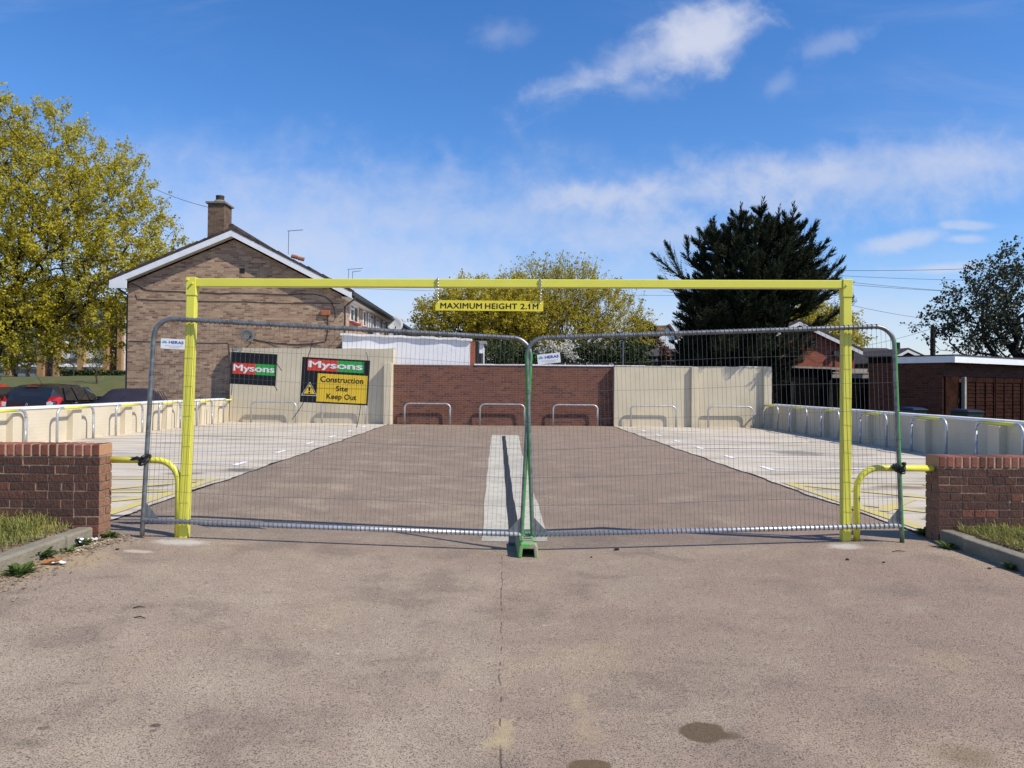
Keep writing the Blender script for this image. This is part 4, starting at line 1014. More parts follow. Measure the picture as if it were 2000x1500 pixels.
# white single storey extension
def extension():
    Y = 28.34; x0, x1 = at(668, 700, Y).x, at(918, 700, Y).x; zt_ = at(700, 653, Y).z; zr_ = at(918, 663, Y).z
    r = thing('extension', 'white rendered flat roofed extension above the red brick wall', 'building', ((x0+x1)/2, Y, 0))
    MB().prism([(x0, Y, 1.9), (x1, Y, 1.9), (x1, Y, zr_), (x0, Y, zt_)], (0, 6, 0)).build('wall', m_whiterend, r)
    n = 24; b = MB(); vs = []
    for i in range(n+1):
        x = x0-.06+(x1-x0+.12)*i/n; z = zt_+(zr_-zt_)*i/n+.012*math.sin(i*1.3)+.01*math.sin(i*3.1); o_ = .085+.02*math.sin(i*.9)
        vs += [(x, Y-o_, z-.045), (x, Y-o_, z+.03), (x, Y+.3, z+.05), (x, Y+.3, z-.045)]
    b.add(vs, [(4*i+k, 4*(i+1)+k, 4*(i+1)+(k+1) % 4, 4*i+(k+1) % 4)[::-1] for i in range(n) for k in range(4)]+[(0, 1, 2, 3), (4*n+3, 4*n+2, 4*n+1, 4*n)])
    b.build('roof_flashing', m_whiterend, r)
    a, c = at(921, 700, Y).x, at(928, 700, Y).x
    MB().box(x1+.003, c, Y+.02, Y+.25, 1.9, zr_-.08).build('brick_pier', m_rbhouse, r)
    MB().box(c+.002, c+.12, Y+.1, Y+1.2, 1.9, zr_-.05).build('dark_post', m_cable, r)
    # small lean to with a white panel beside it
    r2 = thing('shed', 'small white and grey shed beside the extension', 'shed', (at(938, 700, 31).x, 31, 0))
    a, c = at(932, 690, 31), at(945, 690, 31)
    MB().box(a.x, c.x, 31, 32.5, 0, at(938, 672, 31).z).build('wall', m_white, r2); MB().box(a.x-.05, c.x+.1, 30.9, 32.6, at(938, 671.8, 31).z, at(938, 666, 31).z).build('roof', mat('grey_felt', (.35, .36, .34), .8), r2)
    MB().box(a.x+.02, c.x-.02, 30.96, 31.0, 1.6, at(938, 690, 31).z).build('window', m_glass, r2)
extension()

# ------------------------------------------------------------------ flats behind the grass bank
def flats():
    Y = 76.0; X = lambda px: at(px, 700, Y).x; Z = lambda py: at(120, py, Y).z
    r = thing('apartment_block', 'white and tan brick flats beyond the grass bank', 'flats', (X(60), Y, 1.6)); zb = 1.2
    xs0, xs1 = X(-160), X(250)
    MB().box(xs0, xs1, Y, Y+9, zb, Z(596)).build('wall', m_white, r)
    for a, c in ((-120, -108), (-82, -70), (-35, -25), (15, 27), (78, 90), (109, 120), (156, 169), (205, 215), (233, 242)):
        MB().box(X(a), X(c), Y-.5, Y+.05, zb, Z(592)).build('brick_pier', m_tan, r)
    for a, c in ((-108, -82), (90, 109), (215, 233)):
        MB().box(X(a), X(c), Y-.12, Y+.02, zb, Z(592)).build('stair_panel', mat('brown_panel', (.085, .035, .030), .6, var=.3, vs=1.5), r)
    for a, c in ((-70, -35), (-25, 15), (27, 78), (120, 156), (169, 205)):
        for t_, b_ in ((721, 730), (700, 709), (672, 681), (644, 653), (616, 624)):
            f = MB(); n = 4
            for i in range(n): u0 = a+(c-a)*(i+.06)/n; u1 = a+(c-a)*(i+.94)/n; f.box(X(u0), X(u1), Y-.05, Y+.01, Z(b_), Z(t_))
            f.build('window_band', m_glass, r)
        MB().box(X(a), X(c), Y-.6, Y-.02, Z(716.5), Z(713.5)).build('balcony_slab', m_white, r)
    MB().box(xs0-.5, xs1+.5, Y-.7, Y+9.5, Z(596)+.003, Z(590)).build('roof', m_lead, r)
flats()

# ------------------------------------------------------------------ buildings on the right
def gable_house(name, label, cat, x0, x1, Y, ridx, ze0, ze1, zr, depth, mw, mr, vb=.16, ov=.25, wall0=0.0):
    r = thing(name, label, cat, ((x0+x1)/2, Y, 0))
    MB().prism([(x0, Y, wall0), (x1, Y, wall0), (x1, Y, ze1), (ridx, Y, zr), (x0, Y, ze0)], (0, depth, 0)).build('wall', mw, r)
    rf = MB()
    for (ax, az, cx, cz) in ((x0-.3, ze0-.3*(zr-ze0)/(ridx-x0), ridx, zr), (ridx, zr, x1+.3, ze1-.3*(zr-ze1)/(x1-ridx))):
        n = Vector((-(cz-az), 0, cx-ax)).normalized()*.12
        a, c = Vector((ax, Y-ov, az+.02)), Vector((cx, Y-ov, cz+.02)); rf.prism([a, c, c+n, a+n], (0, depth+2*ov, 0))
        MB().prism([(ax, Y-ov-.03, az-vb), (cx, Y-ov-.03, cz-vb), (cx, Y-ov-.03, cz+.02), (ax, Y-ov-.03, az+.02)], (0, .028, 0)).build('bargeboard', m_white, r)
    rf.build('roof', mr, r); return r
Y = 36.0; q = at(1558, 630, Y); e0 = at(1500, 657, Y); e1 = at(1668, 682, Y)
r = gable_house('brick_house', 'red brick house gable with white verge beside the conifer', 'house', e0.x, e1.x, Y, q.x, e0.z, e1.z, q.z, 9, m_rbhouse, m_slab, .14, .22)
c = at(1630, 690, Y); MB().box(c.x-.12, c.x+.12, Y-.22, Y-.002, c.z-.09, c.z+.09).build('flood_light', m_lead, r)
MB().tube([(c.x, Y-.03, c.z-.1), (c.x, Y-.03, .5)], .02, 5).build('cable', m_cable, r)
MB().tube([(e0.x, Y-.2, 0), (e0.x, Y-.2, 0.5)], .04, 6).build('downpipe', m_lead, r)
# brown roofed terrace further off, with chimney and aerials
Y = 58.0; a = at(1610, 700, Y); c = at(1775, 700, Y); z0 = at(1700, 697, Y).z; z1 = at(1700, 678, Y).z
r = thing('house', 'distant house with long brown roof and brick chimney', 'house', ((a.x+c.x)/2, Y, 0))
MB().box(a.x, c.x, Y, Y+8, 0, z0-.05).build('wall', mat('dark_brown_wall', (.09, .07, .055), .9, var=.2), r)  # plain dark brown wall colour, slightly mottled
rf = MB(); rf.prism([(a.x-.3, Y-.5, z0-.1), (a.x-.3, Y+4, z1+.15), (a.x-.3, Y+8.5, z0-.1)], (c.x-a.x+.6, 0, 0)); rf.build('roof', mat('dark_brown_roof_tile', (.06, .045, .04), .85, var=.2), r)
for k in range(4):
    u = a.x+2+k*1.5; MB().box(u, u+.9, Y-.05, Y+.02, z0-1.5, z0-.5).build('window', m_glass2, r)
g0, g1 = at(1674.5, 700, Y).x, at(1685.5, 700, Y).x; zc = at(1680, 677, Y).z
ch = MB().box(g0, g1, Y+2.2, Y+2.8, z0, zc).build('chimney', m_garage, r); MB().box(g0-.06, g1+.06, Y+2.15, Y+2.85, zc+.002, zc+.15).build('cap', m_lead, ch)
for px, py in ((1674, 662), (1688, 660)):
    p = at(px, py, Y+2); b = MB(); b.tube([(p.x, p.y, zc), p], .025, 5); b.tube([p, p+Vector((.4, 0, .02))], .03, 5); b.build('aerial', m_lead, r)
Y = 46.0; q = at(1768, 684, Y); e0 = at(1715, 707, Y); e1 = at(1803, 700, Y)
gable_house('brick_house', 'small gabled brick house behind the garage roof', 'house', e0.x+.3, e1.x, Y, q.x, e0.z, e1.z, q.z, 7, mat('brown_wall', (.12, .075, .055), .9, var=.25, vs=3), m_slab, .14, .3)
# far white gabled house and low dark roofed houses behind the wall
Y = 95.0; q = at(1304, 637, Y); a = at(1288, 655, Y); c = at(1318, 655, Y)
r = thing('house', 'far brown roofed house with white gable end left of the conifer', 'house', (q.x, Y, 0)); xl = at(1258, 640, Y).x
MB().prism([(a.x-.6, Y, 0), (c.x, Y, 0), (c.x, Y, a.z-.2), (q.x, Y, q.z-.1), (a.x-.6, Y, a.z-.2)], (0, 9, 0)).build('gable_wall', m_white, r)
rf = MB(); rf.quad((xl-2, Y-.3, at(1270, 690, Y).z), (a.x-1.4, Y-.3, at(1270, 690, Y).z), (q.x, Y-.15, q.z+.1), (xl, Y+1, q.z+.05)); rf.quad((q.x, Y-.3, q.z+.12), (q.x, Y+9, q.z+.12), (c.x+.4, Y+9, c.z-.5), (c.x+.4, Y-.3, c.z-.5))
o = rf.build('roof', mat('brown_roof_tile', (.19, .11, .07), .85, var=.2, vs=1), r); so = o.modifiers.new('t', 'SOLIDIFY'); so.thickness = .25
MB().box(xl-1, a.x-.7, Y+1.1, Y+8, 0, at(1270, 690, Y).z).build('wall', m_rbhouse, r)
Y = 52.0; r = thing('bungalow', 'dark roofed low house with white window frames behind the beige wall', 'house', (at(1320, 700, Y).x, Y, 0))
a, c = at(1262, 700, Y), at(1385, 700, Y); z0 = at(1320, 694, Y).z; zr_ = at(1340, 676, Y).z
MB().box(a.x, c.x, Y, Y+7, 0, z0-.05).build('wall', mat('dark_render', (.045, .042, .04), .9, var=.2), r)
MB().prism([(a.x-.4, Y-.5, z0-.08), (a.x+1.4, Y+3.5, zr_), (a.x-.4, Y+7.4, z0-.08)], (c.x-a.x, 0, 0)).build('roof', mat('mossy_roof_tile', (.06, .05, .045), .9, var=.2), r)
for px in (1285, 1298, 1318, 1338, 1350, 1362):
    x = at(px, 700, Y).x; f = MB(); f.box(x-.45, x+.45, Y-.06, Y+.01, z0-1.3, z0-.3); w_ = f.build('window', m_white, r); MB().box(x-.36, x+.36, Y-.075, Y-.062, z0-1.2, z0-.4).build('pane', m_glass, w_)

# garage with white fascia, turned towards the left
def garage():
    C_ = at(1865, 720, 24.0); ang = math.atan2(2.3, 3.63)
    r = thing('garage', 'flat roofed dark brick garage with broad white fascia', 'garage', (C_.x, 24.0, 0), (0, 0, ang)); W_, D = 8.5, 2.9
    zb = at(1865, 707.6, 24).z; zt_ = at(1865, 694, 24).z
    MB().box(.06, W_, .40, D, -.1, zb+.02).build('wall', m_garage, r, local=True)
    MB().box(0, W_+.1, 0, .03, zb, zt_).build('fascia', m_white, r, local=True)
    MB().box(0, .03, .031, 2.0, zb, zt_-.01).build('fascia', m_white, r, local=True)
    MB().box(.02, .06, 2.002, D, zb+.02, zt_-.0).build('old_fascia', m_timber, r, local=True)
    MB().box(-.03, W_+.13, -.03, D+.05, zt_+.002, zt_+.03).build('roof', mat('roof_felt', (.045, .043, .042), .9, var=.2, bump=.5), r, local=True)
    MB().box(.05, W_, .36, .398, zb-.42, zb-.001).build('brick_lintel', m_garage, r, local=True)
    d = MB().box(.12, .92, .34, .395, .0, zb-.425).build('door', m_brownwood, r, local=True)
    MB().tube([(.82, .31, 1.0), (.82, .31, 1.14)], .012, 6).build('handle', m_lead, d, local=True)
    # concrete post and lapped fence panels standing in front
    f = thing('wooden_fence', 'dark brown lapped fence with concrete post in front of the garage', 'fence', C_+Matrix.Rotation(ang, 3, 'Z') @ Vector((.95, .24, -C_.z)), (0, 0, ang))
    MB().box(.0, .11, -.06, .05, -.05, zb-.44).build('concrete_post', m_conc, f, local=True, bevel=.01)
    for k in range(4):
        b = MB(); x0 = .14+k*1.85; x1 = x0+1.8; z = .05; rnd = random.Random(k)
        while z < zb-.62: b.add([(x0, -.018, z), (x1, -.018, z+rnd.uniform(-.01, .01)), (x1, .008, z+.15), (x0, .008, z+.15), (x0, .016, z), (x1, .016, z), (x1, .018, z+.15), (x0, .018, z+.15)], [(0, 1, 2, 3), (5, 4, 7, 6), (3, 2, 6, 7), (1, 0, 4, 5)]); z += .125
        for xx in (x0, x0+.6, x0+1.2, x1-.05): b.box(xx, xx+.05, -.042, -.019, .03, zb-.45)
        b.box(x0, x1, -.03, .03, zb-.60, zb-.45)
        b.build('lap_panel', m_brownwood, f, local=True)
garage()
# wheelie bins
def bin_(px0, px1, pyt, Y, lid, lab):
    a, c = at(px0, pyt, Y), at(px1, pyt, Y); w_ = min(.62, c.x-a.x); zt_ = a.z
    r = thing('wheelie_bin', lab, 'bin', ((a.x+c.x)/2, Y, 0), (0, 0, .3), 'wheelie bins by the garage')
    k = .80; h_ = w_/2; H = zt_-.06
    MB().add([(-h_*k, -h_*k, .05), (h_*k, -h_*k, .05), (h_*k, h_*k, .05), (-h_*k, h_*k, .05), (-h_, -h_, H), (h_, -h_, H), (h_, h_, H), (-h_, h_, H)], [(3, 2, 1, 0), (4, 5, 6, 7), (0, 1, 5, 4), (1, 2, 6, 5), (2, 3, 7, 6), (3, 0, 4, 7)]).build('bin_body', mat('dark_green_plastic', (.012, .03, .018), .5), r, local=True, bevel=.02)
    MB().add([(-h_-.03, -h_-.05, H+.005), (h_+.03, -h_-.05, H+.005), (h_+.03, h_+.05, H+.005), (-h_-.03, h_+.05, H+.005), (-h_*.8, -h_*.8, zt_), (h_*.8, -h_*.8, zt_), (h_*.8, h_*.8, zt_+.02), (-h_*.8, h_*.8, zt_+.02)], [(3, 2, 1, 0), (4, 5, 6, 7), (0, 1, 5, 4), (1, 2, 6, 5), (2, 3, 7, 6), (3, 0, 4, 7)]).build('lid', lid, r, local=True, bevel=.015)
    MB().tube([(-h_*.7, h_+.07, H-.02), (h_*.7, h_+.07, H-.02)], .018, 8).build('handle', m_cable, r, local=True)
    for s in (-1, 1): MB().tube([(s*h_*.78, h_*.75, .10), (s*h_*.95, h_*.75, .10)], .10, 14).build('wheel', m_cable, r, local=True)
bin_(1766, 1800, 796, 21.5, mat('blue_lid', (.008, .018, .055), .45), 'blue lidded wheelie bin against the garage side wall')
bin_(1868, 1908, 800, 21.0, mat('black_lid', (.012, .014, .02), .45), 'dark lidded wheelie bin by the garage door')
# tall black stained fence and the junk above it, left of the garage
def black_fence():
    a, c = at(1506, 750, 29.5), at(1738, 750, 28.6)
    d = Vector((c.x-a.x, c.y-a.y, 0)); L = d.length; ang = math.atan2(d.y, d.x); rnd = random.Random(9)
    r = thing('wooden_fence', 'tall black stained board fence between conifer and garage', 'fence', (a.x, a.y, 0), (0, 0, ang)); b = MB(); x = 0
    while x < L: b.box(x, x+.145, -.012+rnd.uniform(0, .012), .012, 0, 1.62+rnd.uniform(-.02, .02)); x += .15
    b.build('boards', m_timber, r, local=True)
    for k in range(4): MB().box(.7+k*1.35, .80+k*1.35, -.10, -.013, 0, 1.66+.06*(k % 2)).build('post', mat('grey_post', (.05, .045, .035), .9, var=.3, vs=6), r, local=True)
    r = thing('shed', 'black boarded shed with pale felt edge behind the dark fence', 'shed', (at(1575, 740, 31).x, 31, 0)); p, q_ = at(1507, 716, 31), at(1632, 719, 31)
    MB().box(p.x, q_.x, 31, 33, 0, q_.z-.02).build('wall', m_timber, r)
    MB().prism([(p.x-.1, 30.85, p.z-.03), (q_.x+.1, 30.85, q_.z-.05), (q_.x+.1, 30.85, q_.z+.02), (p.x-.1, 30.85, p.z+.04)], (0, 2.3, 0)).build('roof', m_greywood, r)
    r = thing('lean_to', 'ramshackle grey timber lean to right of the yellow post', 'shed', (at(1690, 740, 30).x, 30, 0))
    p, q_ = at(1624, 720, 30), at(1727, 726, 30)
    MB().box(p.x+.05, q_.x-.4, 30.1, 31.6, 0, q_.z-.1).build('wall', m_timber, r)
    for k, (pa, pb, ya, yb) in enumerate(((1624, 1695, 719.5, 722), (1626, 1696, 726.5, 729), (1624, 1696, 731, 738), (1700, 1726, 727, 730), (1702, 1723, 731, 743))):
        u, v_ = at(pa, ya, 30), at(pb, yb+.8, 30); MB().box(u.x, v_.x, 30-.03*k, 30.05-.03*k, v_.z, u.z).build('plank', m_greywood, r)
    u, v_ = at(1663, 720.5, 29.85), at(1694, 728, 29.85); MB().box(u.x, v_.x, 29.84, 29.87, v_.z, u.z).build('board_panel', mat('pale_board', (.50, .42, .33), .8), r)
black_fence()
# telegraph pole, lamp post, overhead wires
def pole(px, pt, pb, Y, rr, lab):
    a, c = at(px, pt, Y), at(px, pb, Y); b = MB().tube([(a.x, Y, 0), (a.x, Y, a.z)], [rr*1.25, rr], 10); tag(b.build('telegraph_pole', m_barkdk), lab, 'pole')
pole(1822, 638, 700, 60, .17, 'dark wooden telegraph pole behind the garage')
pole(1753, 669, 700, 52, .16, 'dark wooden pole partly hidden by the fence end tube')
a = at(1217, 664, 38); r = thing('street_lamp', 'slim grey street lamp before the yellow green tree', 'street lamp', (a.x, 38, 0))
MB().tube([(0, 0, 0), (0, 0, a.z)], [.055, .035], 8).build('column', m_galv, r, local=True); MB().lathe([(.04, 0), (.16, .03), (.17, .06), (.05, .12)], (0, 0, a.z), 12).build('lantern', m_lead, r, local=True)
def wire(pts, Y0, Y1, lab, rr=.012, sag=.0):
    P = []; n = 14; A_, B_ = at(*pts[0], Y0), at(*pts[1], Y1)
    for i in range(n+1): f = i/n; p = A_+(B_-A_)*f; p.z -= sag*4*f*(1-f); P.append(p)
    tag(MB().tube(P, rr, 4).build('overhead_wire', m_cable), lab, 'wire', 'overhead wires')
wire(((1600, 528), (2010, 520)), 45, 45, 'highest overhead wire right of the conifer', .014, .1)
wire(((1600, 536), (2010, 548)), 46, 46, 'second highest overhead wire right of the conifer', .012, .1)
wire(((1640, 549), (1960, 574)), 48, 56, 'upper one of two sagging wires leaving the yellow post top', .014, .1)
wire(((1640, 554), (1960, 572)), 47, 56, 'lower one of two sagging wires leaving the yellow post top', .014, .1)
wire(((1640, 591), (1822, 624)), 50, 60, 'single wire sloping down towards the dark leaved tree', .014, .1)
wire(((1660, 680), (1822, 641)), 62, 60, 'wire rising to the telegraph pole top', .016, .15)
wire(((284, 360), (424, 409)), 42, 31.6, 'thin wire from the yellow green tree to the chimney', .012, .12)
wire(((690, 563), (1400, 578)), 60, 60, 'thin wire passing behind the hanging height sign', .014, .1)

# ------------------------------------------------------------------ trees
def grow(seed, base, fork, ells, K, r_trunk, wpath=.22, bias=2.2, step=.55, e=.56, up=0.0):
    """branch skeleton that reaches K points spread through a union of ellipsoids"""
    rng = np.random.default_rng(seed)
    base = np.array(base, float); fork = np.array(fork, float)
    N = [base+(fork-base)*i/5+rng.normal(0, .04, 3)*(0 < i < 5) for i in range(6)]; par = [-1, 0, 1, 2, 3, 4]; pl = [0.0]*6
    vol = np.array([e_[1][0]*e_[1][1]*e_[1][2] for e_ in ells]); pick = rng.choice(len(ells), K, p=vol/vol.sum())
    P = []
    for k in pick:
        d = rng.normal(0, 1, 3); d /= np.linalg.norm(d); rr = rng.random()**(1/bias)
        P.append(np.array(ells[k][0])+d*np.array(ells[k][1])*rr)
    P = np.array(P); P = P[np.argsort(np.linalg.norm(P-fork, axis=1))]
    buf = np.zeros((K*16+16, 3)); pb = np.zeros(K*16+16); n = 6; buf[:6] = N; par = par + [0]*(K*16); 
    tips = []
    for p in P:
        d = np.linalg.norm(buf[4:n]-p, axis=1); j = int(np.argmin(d+wpath*pb[4:n]+up*np.maximum(0, buf[4:n, 2]-p[2])))+4
        m_ = max(1, min(8, int(round(d[j-4]/step)))); a = buf[j].copy(); q = j
        for i in range(1, m_+1):
            f = i/m_; c = a+(p-a)*f; c[2] += .07*d[j-4]*math.sin(math.pi*f); c += rng.normal(0, .03, 3)*(i < m_)
            buf[n] = c; par[n] = q; pb[n] = pb[q]+d[j-4]/m_; q = n; n += 1
        tips.append(q)
    cnt = np.zeros(n); cnt[tips] = 1
    for i in range(n-1, 0, -1): cnt[par[i]] += cnt[i]
    rad = r_trunk*(np.maximum(cnt, 1)/cnt[0])**e
    return buf[:n], np.array(par[:n]), rad, np.array(tips), cnt
def limb_mesh(b, nodes, par, rad, rmin=.008):
    for i in range(1, len(nodes)):
        p = par[i]; r0, r1 = max(rmin, min(rad[p], rad[i]*1.5)), max(rmin*.8, rad[i])
        n = 7 if r0 > .08 else (5 if r0 > .03 else 3)
        A = Vector(nodes[p]); B_ = Vector(nodes[i]); d = B_-A
        if d.length < 1e-4: continue
        d.normalize(); x = d.orthogonal().normalized(); y = d.cross(x)
        vs = [A+(x*math.cos(2*math.pi*k/n)+y*math.sin(2*math.pi*k/n))*r0 for k in range(n)]+[B_+d*r1*.5+(x*math.cos(2*math.pi*k/n)+y*math.sin(2*math.pi*k/n))*r1 for k in range(n)]
        b.add(vs, [(k, (k+1) % n, n+(k+1) % n, n+k) for k in range(n)])
def leaf_quads(rng, C, size, aspect=.7, updir=None, flat=0.0):
    """one small bent-free leaf at each centre"""
    n = len(C); d = rng.normal(0, 1, (n, 3)); 
    if updir is not None: d = d*(1-flat)+np.asarray(updir)*flat
    d /= np.linalg.norm(d, axis=1)[:, None]; a = rng.normal(0, 1, (n, 3)); s = np.cross(d, a); s /= np.linalg.norm(s, axis=1)[:, None]
    L = (size*rng.uniform(.6, 1.35, n))[:, None]; W_ = L*aspect
    V = np.stack([C-d*L*.5, C+s*W_*.5, C+d*L*.5, C-s*W_*.5], 1)
    return V.reshape(-1, 3)
def tree(label, group, seed, base, fork, ells, K, r_trunk, lm, bm, nleaf, lsize, spread, name='broadleaf_tree', twigs=3, tw=.5, upb=0.0, **kw):
    nodes, par, rad, tips, cnt = grow(seed, base, fork, ells, K, r_trunk, **kw); rng = np.random.default_rng(seed+5)
    r = thing(name, label, 'tree', base, group=group); b = MB(); limb_mesh(b, nodes, par, rad)
    out = np.where(cnt <= 3)[0]; ctr = np.mean([e[0] for e in ells], axis=0); C = []
    for i in out:
        d0 = nodes[i]-nodes[par[i]]; d0 /= max(1e-6, np.linalg.norm(d0)); o = nodes[i]-ctr; o /= max(1e-6, np.linalg.norm(o))
        for k in range(twigs):
            d = d0*.5+o*.5+rng.normal(0, .55, 3)+np.array((0, 0, .25+upb)); d /= np.linalg.norm(d); L = tw*rng.uniform(.5, 1.2); e = nodes[i]+d*L
            b.tube([nodes[i], nodes[i]+d*L*.5+rng.normal(0, .03, 3), e], [.008, .006, .004], 3, caps=False)
            t_ = rng.choice((.35, .7, 1.02), nleaf)[:, None]; bend = rng.normal(0, spread*.8, (3, 3))[np.searchsorted((.35, .7, 1.02), t_[:, 0])]; C.append(nodes[i]+(e-nodes[i])*t_+bend+rng.normal(0, spread*.62, (nleaf, 3)))   # tufts along the twig
    b.build('trunk', bm, r)
    C = np.concatenate(C); fast_mesh('crown', leaf_quads(rng, C, lsize, .8), 4, lm, r)
    return len(C)
def Pt(px, py, Y): p = at(px, py, Y); return (p.x, p.y, p.z)
Y = 34.0
b0 = (Pt(-30, 700, Y)[0], Y, .1)
tree('large spring maple with yellow green leaves left of the brick terrace', None, 11, b0, (b0[0]+.3, Y, 3.4),
     [(Pt(30, 430, Y), (5.9, 5.2, 4.9)), (Pt(-40, 480, Y), (5.4, 5.2, 5.6)), (Pt(185, 505, Y), (4.0, 4.0, 3.5)), (Pt(245, 572, Y), (2.7, 3, 2.0)), (Pt(212, 425, Y), (2.2, 3, 2.5)), (Pt(70, 590, Y), (4.0, 3.4, 1.9)), (Pt(60, 315, Y), (3.2, 3, 2.6)), (Pt(120, 630, Y), (4.8, 4, 1.5)), (Pt(30, 640, Y), (4.0, 3.6, 1.5))],
     2700, .42, m_fol_maple, m_barkdk, 23, .092, .095, twigs=4, tw=.62, bias=2.6)
Y = 46.0
def Zb(px, Y): return (Pt(px, 700, Y)[0], Y, 0)
tree('many stemmed yellow green tree behind the brick boundary wall', 'yellow green trees behind the back wall', 21, Zb(1090, Y), (Zb(1090, Y)[0], Y, 1.6),
     [(Pt(1095, 632, Y), (4.3, 4, 3.2)), (Pt(1085, 597, Y), (3.4, 3, 2.3)), (Pt(1160, 650, Y), (3.3, 3, 2.5)), (Pt(1010, 640, Y), (2.8, 3, 2.6))], 1300, .30, m_fol_olive, m_bark, 12, .10, .08, twigs=4, tw=1.0, upb=.7, wpath=.55, up=.8)
Y = 44.0
tree('wide olive leaved tree behind the white extension roof', 'yellow green trees behind the back wall', 22, Zb(930, Y), (Zb(930, Y)[0], Y, 1.8),
     [(Pt(930, 622, Y), (3.3, 3, 2.0)), (Pt(880, 640, Y), (2.1, 2.4, 1.8)), (Pt(985, 620, Y), (2.6, 3, 2.4)), (Pt(960, 680, Y), (3.6, 2.4, 1.3)), (Pt(1040, 690, Y), (2.6, 2, 1.0))], 1200, .30, m_fol_olive, m_barkdk, 18, .105, .11, twigs=4, tw=.5)
Y = 70.0
tree('yellow green tree top behind the red brick gable', 'yellow green trees behind the back wall', 23, Zb(1600, Y), (Zb(1600, Y)[0], Y, 2.5),
     [(Pt(1592, 640, Y), (2.6, 3, 2.3)), (Pt(1648, 655, Y), (1.9, 2, 1.9)), (Pt(1560, 660, Y), (2.2, 2, 2.0))], 420, .25, m_fol_olive, m_bark, 14, .2, .2, twigs=3, tw=.7)
Y = 31.0; x0 = Pt(1985, 700, Y)[0]
tree('dark glossy leaved tree behind the white fascia garage', None, 31, (x0, Y, 0), (x0-.2, Y, 2.3),
     [(Pt(1975, 612, Y), (2.6, 3, 2.3)), (Pt(1880, 640, Y), (1.5, 2, 1.1)), (Pt(1925, 590, Y), (1.7, 2, 1.5)), (Pt(2060, 605, Y), (3.4, 3.4, 2.9)), (Pt(1945, 660, Y), (2.6, 2, 1.0)), (Pt(1835, 632, Y), (.7, .6, .3))], 800, .26, m_fol_dark, m_barkdk, 8, .115, .10, twigs=4, tw=.42, bias=2.8)
